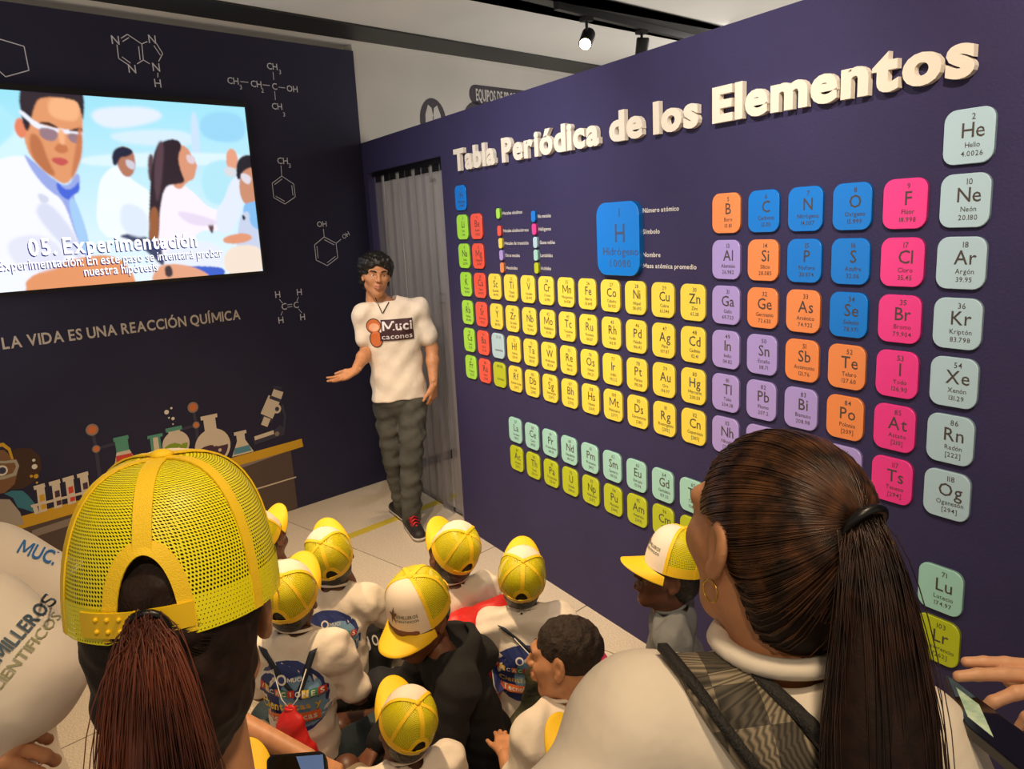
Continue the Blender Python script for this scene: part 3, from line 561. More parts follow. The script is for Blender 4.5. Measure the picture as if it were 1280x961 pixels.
def tile_mesh(w_, h_, r, dep, cx, cz, y0=0.0):
    f = lambda x, z, d: (cx+x, -y0-d, cz+z)
    V, F = prism(rrect(w_, h_, r, 5), .0, dep-.002, f); F = F[2:]; n = 24
    V2, F2 = prism(rrect(w_-.003, h_-.003, r-.0015, 5), dep-.002, dep, f)
    me_b = MB(); me_b.add(V, F, 1); base = len(me_b.V); me_b.add(V2[n:], [tuple(range(n))], 0)
    for i in range(n): me_b.F.append((n+i, n+(i+1) % n, base+(i+1) % n, base+i)); me_b.I.append(0)
    return me_b
for row in EL.split('|'):
    no, sy, nm, ma, c, r, cat = row.split(' '); c = int(c); r = int(r)
    if r < 8: cx = 4.234-(18-c)*.16294; cz = 1.992-(r-1)*.1573
    else: cx = 1.926+(c-4)*.16479; cz = .768 if r == 8 else .612
    root = thing('element_tile', '', 'sign', (cx, 0, cz), group='element tiles of the periodic table')
    coln = CATC[cat][1]
    lab = ('%s tile reading %s %s on the periodic table wall' % (coln, sy, nm)) if sy != '.' else ('%s tile reading %s %s in the third table column' % (coln, no, nm))
    root['label'] = lab
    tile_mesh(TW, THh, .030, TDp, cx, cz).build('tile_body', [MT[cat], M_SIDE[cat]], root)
    t = MB(); f = lambda x, y, d: (cx+x, -TDp-.0006, cz+y); tx = .012
    add_text(t, no, G_REG, .0145, f, tx, .040)
    if sy != '.': add_text(t, sy, G_REG, .036, f, tx, -.003)
    def fit(s, h, y, mw):
        V, F, wd, _ = text_geo(s, G_REG); W = wd*h/CAPH; add_text(t, s, G_REG, h, f, tx, y, width=min(W, mw))
    fit(nm, .0125, -.027, .100)
    if ma != '.': fit(ma, .0125, -.048, .09)
    t.build('lettering', M_INK, root)
# the big sample tile with callouts
cx, cz = 2.842, 1.755; root = thing('sample_tile', 'large blue tile explaining the symbol H Hidrógeno 1.0080', 'sign', (cx, 0, cz))
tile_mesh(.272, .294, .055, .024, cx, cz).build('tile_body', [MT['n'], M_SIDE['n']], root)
t = MB(); f = lambda x, y, d: (cx+x, -.0246, cz+y)
for s, h, y, wd in (('1', .034, .088, None), ('H', .072, -.012, None), ('Hidrógeno', .030, -.064, .225), ('1.0080', .030, -.112, .135)): add_text(t, s, G_REG, h, f, .018, y, width=wd)
t.build('lettering', mat('blue_dark_print', rgb(66, 84, 126), .6), root)
def rprint(lab, items, m_=M_WHT, lines=(), G=G_BOLD):
    t = MB()
    for s, (u, v), (u1, v1), h in items:
        a = onR(u, v); b_ = onR(u1, v1); add_text(t, s, G, h, lambda x, y, d: (a[0]+x, -.0015, (a[2]+b_[2])/2+y), 0, 0, 'l', width=b_[0]-a[0])
    for (u, v), (u1, v1) in lines:
        a = onR(u, v); b_ = onR(u1, v1); z = (a[2]+b_[2])/2; t.add([(a[0], -.0015, z-.002), (b_[0], -.0015, z-.002), (b_[0], -.0015, z+.002), (a[0], -.0015, z+.002)], [(0, 1, 2, 3)])
    return tag(t.build('wall_print', m_, wall_right), lab)
rprint('small white callouts naming the four readings of the large blue tile', [('Número atómico', (804, 266), (849, 263), .017), ('Símbolo', (804, 292), (825, 292), .017), ('Nombre', (804, 321), (826, 321), .017), ('Masa atómica promedio', (804, 335), (871, 336), .017)], lines=[((799, 264.5), (803.5, 264.4)), ((799, 290), (803.5, 290)), ((799, 318), (803.5, 318)), ((799, 333), (803.5, 333))])
LG = [('Metales alcalinos', 'a', (622.5, 266.8), (625.5, 626.8, 653), 'lime green'), ('Metales alcalinotérreos', 'e', (624, 288.5), (626, 627, 661), 'red'), ('Metales de transición', 't', (625.5, 304), (627, 628.5, 661), 'yellow'), ('Otros metales', 'p', (626.5, 319), (628.5, 629, 650), 'lilac'), ('Metaloides', 's', (627.5, 334.5), (630, 630.5, 647), 'orange'),
      ('No metales', 'n', (666.5, 270.5), (670, 671.5, 689), 'blue'), ('Halógenos', 'h', (667.5, 286.5), (670, 671.5, 689), 'pink'), ('Gases nobles', 'g', (669, 303), (671, 672, 694), 'pale blue'), ('Lantánidos', 'L', (669.7, 319), (672, 672.5, 691), 'mint'), ('Actínidos', 'A', (670.5, 335), (673, 673.5, 689), 'olive yellow')]
for k, (s, cat, (u, v), (_, ua, ub), cn) in enumerate(LG):
    xx = 1.985 if k < 5 else 2.285; p = onR(u, v, -.01); z = 1.860-(k % 5)*.071
    if k >= 5: z = 1.861-(k % 5)*.071
    x0 = onR(u, v, -.012)[0]; z = onR(u, v, -.012)[2]
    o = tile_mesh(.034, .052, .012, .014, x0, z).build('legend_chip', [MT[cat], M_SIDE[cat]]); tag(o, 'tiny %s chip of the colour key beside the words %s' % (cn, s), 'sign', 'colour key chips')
    a = onR(ua+.5, v); b_ = onR(ub, v); t = MB(); add_text(t, s, G_BOLD, .0155, lambda x, y, d: (x0+.024+x, -.0015, z-.008+y), 0, 0, 'l', width=b_[0]-x0-.024); tag(t.build('wall_print', M_WHT, wall_right), 'tiny white key lettering reading %s' % s)
# ---------------------------------------------------------------- smooth solid modelling: distance field -> surface nets
def _n(v): v = np.array(v, float); return v/(np.linalg.norm(v)+1e-12)
def seg(a, b, ra, rb=None, k=.02, fl=None, sub=False): return dict(t='s', a=np.array(a, float), b=np.array(b, float), ra=ra, rb=ra if rb is None else rb, k=k, fl=fl, sub=sub)
def ell(c, r, k=.02, R=None, sub=False): return dict(t='e', c=np.array(c, float), r=np.array(r if hasattr(r, '__len__') else (r, r, r), float), k=k, R=R, sub=sub)
def rbox(c, h, rr, k=.01, R=None, sub=False): return dict(t='b', c=np.array(c, float), h=np.array(h, float), rr=rr, k=k, R=R, sub=sub)
def cut(p, n, k=.004): return dict(t='p', p=np.array(p, float), n=_n(n), k=k)
def chain(pts, rs, k=.02, fl=None): return [seg(pts[i], pts[i+1], rs[i], rs[i+1], k, fl) for i in range(len(pts)-1)]
def pbounds(q):
    if q['t'] == 's': m = max(q['ra'], q['rb']); return np.minimum(q['a'], q['b'])-m, np.maximum(q['a'], q['b'])+m
    if q['t'] == 'e': m = q['r'].max() if q['R'] is not None else q['r']; return q['c']-m, q['c']+m
    if q['t'] == 'b': m = np.linalg.norm(q['h']) if q['R'] is not None else q['h']; return q['c']-m, q['c']+m
def wob(P, amp, wl, seed=0):
    rg = np.random.default_rng(seed); s = 0
    for i in range(7):
        d = _n(rg.normal(size=3))*2*PI/(wl*rg.uniform(.6, 1.6)); s = s+np.sin(P[..., 0]*d[0]+P[..., 1]*d[1]+P[..., 2]*d[2]+rg.uniform(0, 6.28))
    return s*amp/3
def sdf_geo(prims, h=.006, fold=None):
    add = [q for q in prims if q['t'] != 'p' and not q['sub']]
    B = [pbounds(q) for q in add]; lo = np.min([b[0] for b in B], 0)-3*h; hi = np.max([b[1] for b in B], 0)+3*h
    nx = np.ceil((hi-lo)/h).astype(int)+1; ax = [lo[i]+h*np.arange(nx[i]) for i in range(3)]
    F = np.full(nx, .5, np.float32)
    for q in prims:
        if q['t'] == 'p': sl = [slice(0, n) for n in nx]
        else:
            b0, b1 = pbounds(q); mg = q['k']+4*h; sl = []
            for i in range(3):
                s0 = max(0, int((b0[i]-mg-lo[i])/h)); s1 = min(nx[i], int((b1[i]+mg-lo[i])/h)+2); sl.append(slice(s0, max(s1, s0)))
            if any(s.stop <= s.start for s in sl): continue
        P = np.stack(np.meshgrid(*[ax[i][sl[i]] for i in range(3)], indexing='ij'), -1)
        if q['t'] == 'p': d = (P-q['p'])@q['n']; k = q['k']; f = F; hh = np.maximum(k-np.abs(f-d), 0)/k; F = (np.maximum(f, d)+hh*hh*k*.25).astype(np.float32); continue
        if q['t'] == 's':
            ab = q['b']-q['a']; pa = P-q['a']; tt = np.clip(pa@ab/(ab@ab+1e-12), 0, 1); v = pa-tt[..., None]*ab
            if q['fl'] is not None: a_, f_ = q['fl']; a_ = _n(a_); v = v+(v@a_)[..., None]*a_*(1/f_-1)
            d = np.linalg.norm(v, axis=-1)-(q['ra']+(q['rb']-q['ra'])*tt)
        elif q['t'] == 'e':
            v = P-q['c']
            if q['R'] is not None: v = v@q['R']
            k0 = np.linalg.norm(v/q['r'], axis=-1); k1 = np.linalg.norm(v/q['r']**2, axis=-1)+1e-9; d = k0*(k0-1)/k1
            d = np.where(k0 < 1e-3, -q['r'].min(), d)
        else:
            v = P-q['c']
            if q['R'] is not None: v = v@q['R']
            e = np.abs(v)-(q['h']-q['rr']); d = np.linalg.norm(np.maximum(e, 0), axis=-1)+np.minimum(e.max(-1), 0)-q['rr']
        f = F[tuple(sl)]; k = max(q['k'], 1e-5)
        if q['sub']: d = -d; hh = np.maximum(k-np.abs(f-d), 0)/k; r = np.maximum(f, d)+hh*hh*k*.25
        else: hh = np.maximum(k-np.abs(f-d), 0)/k; r = np.minimum(f, d)-hh*hh*k*.25
        F[tuple(sl)] = r
    if fold:
        P = np.stack(np.meshgrid(*ax, indexing='ij'), -1); F = F+np.where(np.abs(F) < .05, wob(P, *fold), 0).astype(np.float32)
    F[0], F[-1] = np.maximum(F[0], h), np.maximum(F[-1], h); F[:, 0] = np.maximum(F[:, 0], h); F[:, -1] = np.maximum(F[:, -1], h); F[:, :, 0] = np.maximum(F[:, :, 0], h); F[:, :, -1] = np.maximum(F[:, :, -1], h)
    ins = F < 0; c = np.zeros(np.array(F.shape)-1, np.int8)
    for dx in (0, 1):
        for dy in (0, 1):
            for dz_ in (0, 1): c += ins[dx:F.shape[0]-1+dx, dy:F.shape[1]-1+dy, dz_:F.shape[2]-1+dz_]
    I = np.argwhere((c > 0) & (c < 8)); idg = np.full(c.shape, -1, np.int64); idg[I[:, 0], I[:, 1], I[:, 2]] = np.arange(len(I))
    acc = np.zeros((len(I), 3)); cnt = np.zeros(len(I)); cr = [(x, y, z) for x in (0, 1) for y in (0, 1) for z in (0, 1)]
    for a in cr:
        for ax_ in range(3):
            if a[ax_]: continue
            b = list(a); b[ax_] = 1; fa = F[I[:, 0]+a[0], I[:, 1]+a[1], I[:, 2]+a[2]]; fb_ = F[I[:, 0]+b[0], I[:, 1]+b[1], I[:, 2]+b[2]]
            m = (fa < 0) != (fb_ < 0); tt = np.where(m, fa/(fa-fb_+1e-20), 0); p = np.tile(np.array(a, float), (len(I), 1)); p[:, ax_] += tt; acc += p*m[:, None]; cnt += m
    V = lo+h*(I+acc/np.maximum(cnt, 1)[:, None]); Q = []
    for ax_ in range(3):
        s0 = [slice(None)]*3; s1 = [slice(None)]*3; s0[ax_] = slice(0, -1); s1[ax_] = slice(1, None)
        E = np.argwhere(ins[tuple(s0)] != ins[tuple(s1)]); o1, o2 = [(1, 2), (2, 0), (0, 1)][ax_]
        E = E[(E[:, o1] > 0) & (E[:, o2] > 0) & (E[:, o1] < F.shape[o1]-1) & (E[:, o2] < F.shape[o2]-1)]
        def cid(d1, d2):
            k = E.copy(); k[:, o1] -= d1; k[:, o2] -= d2; return idg[k[:, 0], k[:, 1], k[:, 2]]
        q = np.stack([cid(1, 1), cid(0, 1), cid(0, 0), cid(1, 0)], -1); fl = ~ins[E[:, 0], E[:, 1], E[:, 2]]; q[fl] = q[fl][:, ::-1]; Q.append(q)
    return V, np.concatenate(Q)
def raw_mesh(name, V, Q, mats, parent=None, matfn=None, local=False):
    me = bpy.data.meshes.new(name); me.vertices.add(len(V)); me.vertices.foreach_set('co', np.asarray(V, np.float32).ravel())
    me.loops.add(Q.size); me.polygons.add(len(Q)); me.polygons.foreach_set('loop_start', np.arange(0, Q.size, Q.shape[1])); me.loops.foreach_set('vertex_index', Q.ravel().astype(np.int32)); me.update(calc_edges=True)
    o = link(name, me, parent, mats, True, local)
    if matfn is not None: me.polygons.foreach_set('material_index', np.asarray(matfn(V[Q].mean(1)), np.int32))
    return o
def solid(name, prims, h, mats, parent=None, fold=None, matfn=None, local=False):
    V, Q = sdf_geo(prims, h, fold); return raw_mesh(name, V, Q, mats, parent, matfn, local)
def join_geo(parts):
    V = []; Q = []; n = 0
    for v, q in parts: V.append(v); Q.append(q+n); n += len(v)
    return np.concatenate(V), np.concatenate(Q)
def xf(V, M): M = np.array(M); return V@M[:3, :3].T+M[:3, 3]
def eul(pitch, yaw, roll): return Matrix.Rotation(math.radians(yaw), 4, 'Z')@Matrix.Rotation(math.radians(pitch), 4, 'X')@Matrix.Rotation(math.radians(roll), 4, 'Y')
# ---------------------------------------------------------------- head: +y is the face, z up, origin at the middle of the head
def head_prims(jaw=1.0, ear=True):
    P = [ell((0, -.014, .034), (.076, .094, .084), .02), ell((0, .028, -.028), (.059, .062, .085), .03), seg((0, .063, -.098), (0, .060, -.098), .021*jaw, None, .035)]
    for s in (1, -1):
        P += [seg((s*.05*jaw, -.002, -.062), (s*.012, .058, -.100), .016, .014, .03), seg((s*.040, .062, -.018), (s*.055, .03, -.010), .018, .016, .03),
              seg((s*.012, .088, .030), (s*.046, .070, .032), .0095, .010, .018), ell((s*.032, .092, .010), (.017, .016, .0125), .012, sub=True)]
        P += [seg((s*.020, .0825, .016), (s*.042, .0745, .015), .0052, .0052, .008), seg((s*.022, .080, .001), (s*.042, .0735, .002), .0045, None, .008)]
        if ear: P += [ell((s*.078, -.008, .004), (.008, .020, .032), .008, np.array(Matrix.Rotation(s*.35, 3, 'Z'))), ell((s*.088, -.004, .007), (.008, .010, .017), .004, sub=True), ell((s*.077, -.002, -.026), (.007, .010, .011), .008)]
    P += [seg((0, .086, .022), (0, .112, -.020), .0075, .0100, .014), ell((.011, .100, -.023), (.008, .010, .0075), .008), ell((-.011, .100, -.023), (.008, .010, .0075), .008), ell((0, .094, -.056), (.026, .012, .018), .015),
          seg((-.021, .0930, -.053), (0, .1045, -.0505), .0035, .0062, .006), seg((.021, .0930, -.053), (0, .1045, -.0505), .0035, .0062, .006), seg((-.018, .0920, -.0625), (0, .1030, -.0655), .0035, .0068, .006), seg((.018, .0920, -.0625), (0, .1030, -.0655), .0035, .0068, .006)]
    P += [dict(seg((-.021, .101, -.0565), (.021, .101, -.0565), .0022, None, .003), sub=True), ell((.008, .105, -.031), (.003, .006, .003), .003, sub=True), ell((-.008, .105, -.031), (.003, .006, .003), .003, sub=True)]
    P += [seg((0, -.022, -.05), (0, -.034, -.155), .050, .054, .03)]
    return P
_HV = {}
def head_geo(h=.0028, jaw=1.0):
    k = (h, jaw)
    if k not in _HV: _HV[k] = sdf_geo(head_prims(jaw), h)
    return _HV[k]
def lipfn(C): return (C[:, 1] > .090) & (C[:, 2] > -.072) & (C[:, 2] < -.0455) & (np.abs(C[:, 0]) < .023) & (C[:, 1] > .101-(.023-np.abs(C[:, 0]))*.0-.010)
M_EYE = mat('eye_white', rgb(232, 226, 220), .2); M_IRIS = mat('eye_iris', rgb(36, 22, 14), .15)
def eyes(Hm, parent, s=1.0, look=(0, 0)):
    for sx in (1, -1):
        R = Matrix.Rotation(look[0], 4, 'Z')@Matrix.Rotation(look[1], 4, 'X'); T = Hm@Matrix.Translation((sx*.032, .0705, .009))
        mb = MB(); mb.ell((0, 0, 0), (.0122,)*3, 16, 10, 0, T); mb.ell((0, .0078, 0), (.0062, .0053, .0062), 12, 8, 1, T@R); mb.build('eye', [M_EYE, M_IRIS], parent, True)
def brows(Hm, parent, m, th=.0034):
    for s in (1, -1):
        P = [Hm@Vector((s*x, y, z)) for x, y, z in ((.014, .0965, .0285), (.028, .0955, .0335), (.042, .0865, .0345), (.052, .0745, .0290))]
        MB().tube(P, [th, th*1.15, th, th*.5], 6, flat=1.0).build('eyebrow', m, parent, True)
# ---------------------------------------------------------------- hands: palm and five fingers around a wrist frame
def hand_prims(W, d, nrm, side, s=1.0, curl=(.3, .35, .4, .45), spread=.10, thumb=(.6, .2), k=.004):
    """W wrist, d towards the fingers, nrm out of the back of the hand, side = +1/-1 which side the thumb leaves"""
    d = _n(d); nrm = _n(np.array(nrm)-d*(np.dot(nrm, d))); x = np.cross(d, nrm)*side; W = np.array(W, float); P = []
    for t, a, b in ((-.026, .022, .082), (-.009, .02, .088), (.009, .02, .086), (.026, .022, .078)):
        P.append(seg(W+d*.012*s+x*t*.6*s, W+d*b*s+x*t*s, .0145*s, .0110*s, .010*s))
    P.append(seg(W-d*.02*s, W+d*.03*s, .0225*s, .021*s, .012, (nrm, .72)))
    P.append(seg(W+x*.012*s+d*.02*s, W+x*.030*s+d*.045*s-nrm*.006*s, .015*s, .0135*s, .012))
    Lf = ((.026, .078, (.040, .025, .020), .0088), (.009, .086, (.044, .029, .022), .0092), (-.009, .084, (.041, .027, .021), .0088), (-.026, .074, (.032, .021, .018), .0076))
    for i, (t, b, ls, r) in enumerate(Lf):
        p = W+x*t*s+d*b*s; a = 0; dirx = _n(d+x*spread*(1.5-i)*.67)
        for j, l in enumerate(ls):
            a += curl[i]*(1.0 if j == 0 else 1.1); v = dirx*math.cos(a)-nrm*math.sin(a); q = p+v*l*s
            P.append(seg(p, q, r*s*(1-.10*j), r*s*(1-.10*(j+1)), .0035*s)); p = q
    p = W+x*.030*s+d*.040*s-nrm*.006*s; v = _n(x*thumb[0]+d*(1-thumb[0]*.4)-nrm*thumb[1]); q = p+v*.036*s; P.append(seg(p, q, .0125*s, .0105*s, .008*s)); v2 = _n(v+d*.35); P.append(seg(q, q+v2*.028*s, .0102*s, .0082*s, .004*s))
    return P
# ---------------------------------------------------------------- strands and cap
def strands(name, guides, m, parent, n=3, rr=.0012, smooth=True):
    """guides: array (count, points, 3)"""
    G = np.asarray(guides); c, k, _ = G.shape; T = np.gradient(G, axis=1); T /= np.linalg.norm(T, axis=-1, keepdims=True)+1e-9
    ref = np.array([.31, .53, .79]); X = np.cross(T, ref); X /= np.linalg.norm(X, axis=-1, keepdims=True)+1e-9; Y = np.cross(T, X)
    tap = np.linspace(1, .25, k)**.5 if np.isscalar(rr) else rr[1]; r0 = rr if np.isscalar(rr) else rr[0]
    V = np.stack([G+(X*math.cos(2*PI*j/n)+Y*math.sin(2*PI*j/n))*(r0*tap)[None, :, None] for j in range(n)], 2).reshape(-1, 3)
    base = (np.arange(c)[:, None, None]*k+np.arange(k-1)[None, :, None])*n; j = np.arange(n)[None, None, :]; j2 = (j+1) % n
    Q = np.stack([base+j, base+j2, base+n+j2, base+n+j], -1).reshape(-1, 4); return raw_mesh(name, V, Q, m, parent)
CA, CB, CHh = .092, .103, .135
def cpt(phi, t, off=0.0, a=CA, b=CB, hh=CHh):      # phi measured from the front; t 0 rim .. 1 top
    th = t*PI/2; r = max(0, math.cos(th))**.62; z = hh*math.sin(th)**.95
    fr = max(0, math.cos(phi)); z2 = z*(1+.04*fr); rr = r*(1+.03*math.sin(th*2)*(1 if fr > .4 else .2))
    x = (a+off)*rr*math.sin(phi); y = (b+off)*rr*math.cos(phi); return (x, y, z2+off*math.sin(th))
M_CY = mat('cap_yellow_cloth', rgb(250, 204, 30), .6, bump=.15, bscale=700); M_CW = mat('cap_white_foam', rgb(242, 226, 206), .7, bump=.1, bscale=400)
M_CN = net_mat('cap_net_near', rgb(246, 234, 20), 330, 300, .31); M_CN2 = net_mat('cap_net_band', rgb(246, 234, 20), 330, 300, .16); M_CNF = net_mat('cap_net_far', rgb(240, 226, 24), 230, 210, .31)
M_CT = mat('cap_yellow_tape', rgb(252, 210, 30), .55, bump=.25, bscale=900); M_CP = mat('cap_plastic', rgb(244, 200, 20), .35)
OPW, OPH = math.radians(18), .345
def arch(phi):       # lower edge of the rear panels round the opening
    d = abs(((phi-PI+PI) % (2*PI))-PI) if False else abs(PI-abs(((phi+PI) % (2*PI))-PI)); d = abs(d)/OPW
    return 0 if d >= 1 else OPH*math.sqrt(max(0, 1-d**2.4))
def cgrid(name, p0, p1, t0, t1, m, parent, off=0.0, nu=16, nv=12, ar=False, low=None):
    V = []; F = []; UV = []
    for i in range(nu+1):
        ph = p0+(p1-p0)*i/nu; tl = max(t0, arch(ph)) if ar else t0
        for j in range(nv+1):
            t = tl+(t1-tl)*j/nv; V.append(cpt(ph, t, off)); UV.append((ph*CA*max(.3, abs(math.cos(t*PI/2))**.5), t*PI/2*.125))
    for i in range(nu):
        for j in range(nv): a = i*(nv+1)+j; F.append((a, a+1, a+nv+2, a+nv+1))
    return mesh(name, V, F, m, parent, True, local=True, uv=UV)
def ctape(name, pts, wd, m, parent, th=.0016):       # raised tape along a path on the crown: pts = (phi, t)
    P = [np.array(cpt(ph, t, .0012)) for ph, t in pts]; N_ = [np.array(cpt(ph, t, .0112))-p for (ph, t), p in zip(pts, P)]; W = []
    for i in range(len(P)):
        T = _n(P[min(i+1, len(P)-1)]-P[max(i-1, 0)]); W.append(_n(np.cross(T, N_[i]))*wd/2)
    TH_ = [_n(n_)*th/2 for n_ in N_]; mb = MB(); mb.ribbon(P, W, TH_); return mb.build(name, m, parent, False, True)
def make_cap(parent_name_label=None, near=False, opening=True):
    D = math.radians; parts = []
    root = bpy.data.objects.new('cap', None); COL.objects.link(root); net = M_CN if near else M_CNF
    s = 62; cgrid('front_panel', D(-s), D(s), 0, 1, M_CW, root, 0, 22, 12)
    bd = .14
    for a, b in ((s, 121), (121, 180), (180, 239), (239, 298)):
        cgrid('net_panel', D(a), D(b), 0.02, 1, net, root, 0, 14, 14, opening)
        if opening and a in (121, 180):
            lo_, hi_ = (a, 180-18) if a == 121 else (198, b)
            cgrid('rim_band', D(lo_), D(hi_), 0, bd, M_CY if not near else M_CN2, root, .0012, 8, 3)
        else: cgrid('rim_band', D(a), D(b), 0, bd, M_CY if not near else M_CN2, root, .0012, 10, 3)
    for a in (s, 121, 180, 239, 298):
        t0 = arch(D(a)) if opening else 0
        ctape('seam_tape', [(D(a), t0+(0.985-t0)*k/14) for k in range(15)], .011 if a != 180 else .015, M_CT, root)
    if opening:
        ctape('opening_tape', [(PI-OPW*1.06*math.cos(PI*k/24), max(0.01, OPH*1.07*math.sin(PI*k/24)**.80)) for k in range(25)], .013, M_CT, root)
        for sgn, (u0, u1) in (('a', (-22, 6)), ('b', (-4, 34))):
            off = .002 if sgn == 'a' else .0048; P = [np.array(cpt(PI+D(u0+(u1-u0)*k/12), .075, off)) for k in range(13)]
            MB().ribbon(P, (0, 0, .0105), [_n((p[0], p[1], 0))*.0012 for p in P]).build('snap_strap', M_CP, root, False, True)
        if near:
            mb = MB()
            for k in range(5):
                for z in (-.005, .005): p = np.array(cpt(PI+D(0+k*6), .075, .0066)); mb.ell(p+(0, 0, z), (.0022, .0022, .0022), 8, 5)
            o_ = mb.build('snap_studs', M_CP, root, True, True); o_['kind'] = 'stuff'
    MB().ell((0, 0, CHh+.003), (.0105, .0105, .0055), 12, 8).build('button', M_CT, root, True, True)
    V = []; F = []; nu, nv = 24, 7                     # brim
    for side in (1, -1):
        for i in range(nu+1):
            u = -1+2*i/nu; ph = u*D(64); ix, iy, _ = cpt(ph, 0, .001); ox = .094*u*(1-.06*u*u); oy = iy+.078*(1-abs(u)**3.2)**.8
            if abs(u) > .92: ox = ix+(ox-ix)*.6
            for j in range(nv+1):
                v = j/nv; x = ix+(ox-ix)*v; y = iy+(oy-iy)*v; V.append((x, y, .002-.030*u*u*(0.35+.65*v)-.010*v+side*.0013))
    st = (nu+1)*(nv+1)
    for i in range(nu):
        for j in range(nv): a = i*(nv+1)+j; F.append((a, a+nv+1, a+nv+2, a+1)); F.append((st+a, st+a+1, st+a+nv+2, st+a+nv+1))
    for i in range(nu): a = i*(nv+1)+nv; F.append((a, a+nv+1, st+a+nv+1, st+a))
    mesh('brim', V, F, M_CY, root, True, local=True)
    mb = MB(); logo = [rgb(60, 120, 190), rgb(220, 110, 40)]
    f = lambda x, y, d: cpt(x/CA, .0+y, .0015)
    add_text(mb, 'SEMILLEROS', G_BOLD, .0065*8, lambda x, y, d: cpt(-x/.10, .30+y*1.0, .0016), .0, 0, 'l', width=.075)
    add_text(mb, 'CIENTIFICOS', G_BOLD, .0045*8, lambda x, y, d: cpt(-x/.10, .23+y*1.0, .0016), .0, 0, 'l', width=.075)
    mb.build('lettering', mat('cap_print', rgb(96, 110, 104), .6), root, False, True)
    mb = MB(); mb.add([cpt(.12+x, .32+y, .0016) for x, y in ((0, .16), (-.05, .05), (-.16, .06), (-.07, -.02), (-.11, -.14), (0, -.05), (.1, -.15), (.07, -.02), (.17, .04), (.05, .05))], [tuple(range(10))]); mb.build('badge', mat('cap_badge', rgb(120, 84, 60), .6), root, False, True)
    return root
CAPM = []
def place_cap(Hm, parent, s=1.0, near=False, tilt=-6, lift=.040, fwd=.0):
    if near: c = make_cap(near=True)
    elif not CAPM: c = make_cap(); CAPM.append([(ch, ch.name.split('.')[0]) for ch in c.children]); c['src'] = 1
    else:
        c = bpy.data.objects.new('cap', None); COL.objects.link(c)
        for ch, nm in CAPM[0]: d = ch.copy(); COL.objects.link(d); d.parent = c
    M = Hm@Matrix.Translation((0, -.012+fwd, lift))@Matrix.Rotation(math.radians(tilt), 4, 'X')@Matrix.Scale(s, 4)
    bpy.context.view_layer.update() if False else None
    c.parent = parent; c.matrix_parent_inverse = parent.matrix_basis.inverted(); c.matrix_basis = M; return c
# skin and cloth
SKIN = dict(tan=mat('skin_tan', rgb(196, 138, 98), .5, noise=.08, nscale=40), brown=mat('skin_brown', rgb(122, 76, 52), .5, noise=.08, nscale=40), dark=mat('skin_dark', rgb(92, 56, 38), .45, noise=.08, nscale=40), light=mat('skin_light', rgb(214, 160, 124), .5, noise=.06, nscale=40))
LIP = dict(tan=mat('lip_tan', rgb(178, 116, 90), .5), brown=mat('lip_brown', rgb(112, 62, 50), .4), dark=mat('lip_dark', rgb(88, 50, 40), .4), light=mat('lip_light', rgb(190, 110, 96), .4))
M_SHW = mat('white_shirt_cloth', rgb(232, 220, 204), .85, bump=.8, bscale=11)
M_HBK = mat('black_hair', rgb(18, 14, 13), .45, bump=.6, bscale=60, stretch=(1, 1, 1)); M_HDB = mat('dark_brown_hair', rgb(44, 28, 20), .5, bump=.6, bscale=70)
def decal(target, parts, P0, X, Y, N, name, mats, parent, off=.0015, back=.25):
    """parts: list of (polygon points, material index) in metres round P0; thrown on the target surface along -N"""
    DEC.clear(); me = target.data; V = np.empty(len(me.vertices)*3, np.float32); me.vertices.foreach_get('co', V); V = V.reshape(-1, 3)
    if '_bvh' not in DEC or DEC['_t'] is not target: DEC['_bvh'] = BVHTree.FromPolygons([Vector(v) for v in V], [tuple(p.vertices) for p in me.polygons]); DEC['_t'] = target
    bv = DEC['_bvh']; P0 = Vector(P0); X = Vector(_n(X)); N = Vector(_n(N)); Y = Vector(_n(Y)); mb = MB()
    for lay, (VV, FF, mi) in enumerate(parts):
        out = []
        for x, y in VV:
            o = P0+X*x+Y*y+N*back; h = bv.ray_cast(o, -N, 1.0)
            out.append(tuple((h[0] if h[0] is not None else P0+X*x+Y*y)+N*(off+lay*.0007)))
        mb.add(out, FF, mi)
    return mb.build(name, mats, parent)
DEC = {}
def gdisc(rx, ry, mi, n=24, k=7, cx=0, cy=0):
    V = [(cx, cy)]; F = []
    for j in range(1, k+1):
        for i in range(n): a = 2*PI*i/n; V.append((cx+rx*j/k*math.cos(a), cy+ry*j/k*math.sin(a)))
    for i in range(n): F.append((0, 1+i, 1+(i+1) % n))
    for j in range(k-1):
        for i in range(n): a = 1+j*n; F.append((a+i, a+n+i, a+n+(i+1) % n, a+(i+1) % n))
    return V, F, mi
def gtext(s, G, h, x, y, mi, width=None, al='c'):
    mb = MB(); add_text(mb, s, G, h, lambda a, b, d: (a, b, 0), x, y, al, 0, width); return [(v[0], v[1]) for v in mb.V], mb.F, mi
def grect(x0, y0, x1, y1, mi, n=4):
    V = [(x0+(x1-x0)*i/n, y0+(y1-y0)*j/n) for i in range(n+1) for j in range(n+1)]; F = [(i*(n+1)+j, (i+1)*(n+1)+j, (i+1)*(n+1)+j+1, i*(n+1)+j+1) for i in range(n) for j in range(n)]; return V, F, mi
BP = [mat('print_navy', rgb(44, 58, 120), .6), mat('print_sky', rgb(120, 160, 196), .6), mat('print_red', rgb(200, 62, 44), .6), mat('print_yellow', rgb(232, 196, 60), .6), mat('print_white', rgb(230, 224, 214), .6), mat('print_green', rgb(70, 140, 90), .6), mat('print_orange', rgb(222, 112, 50), .6)]
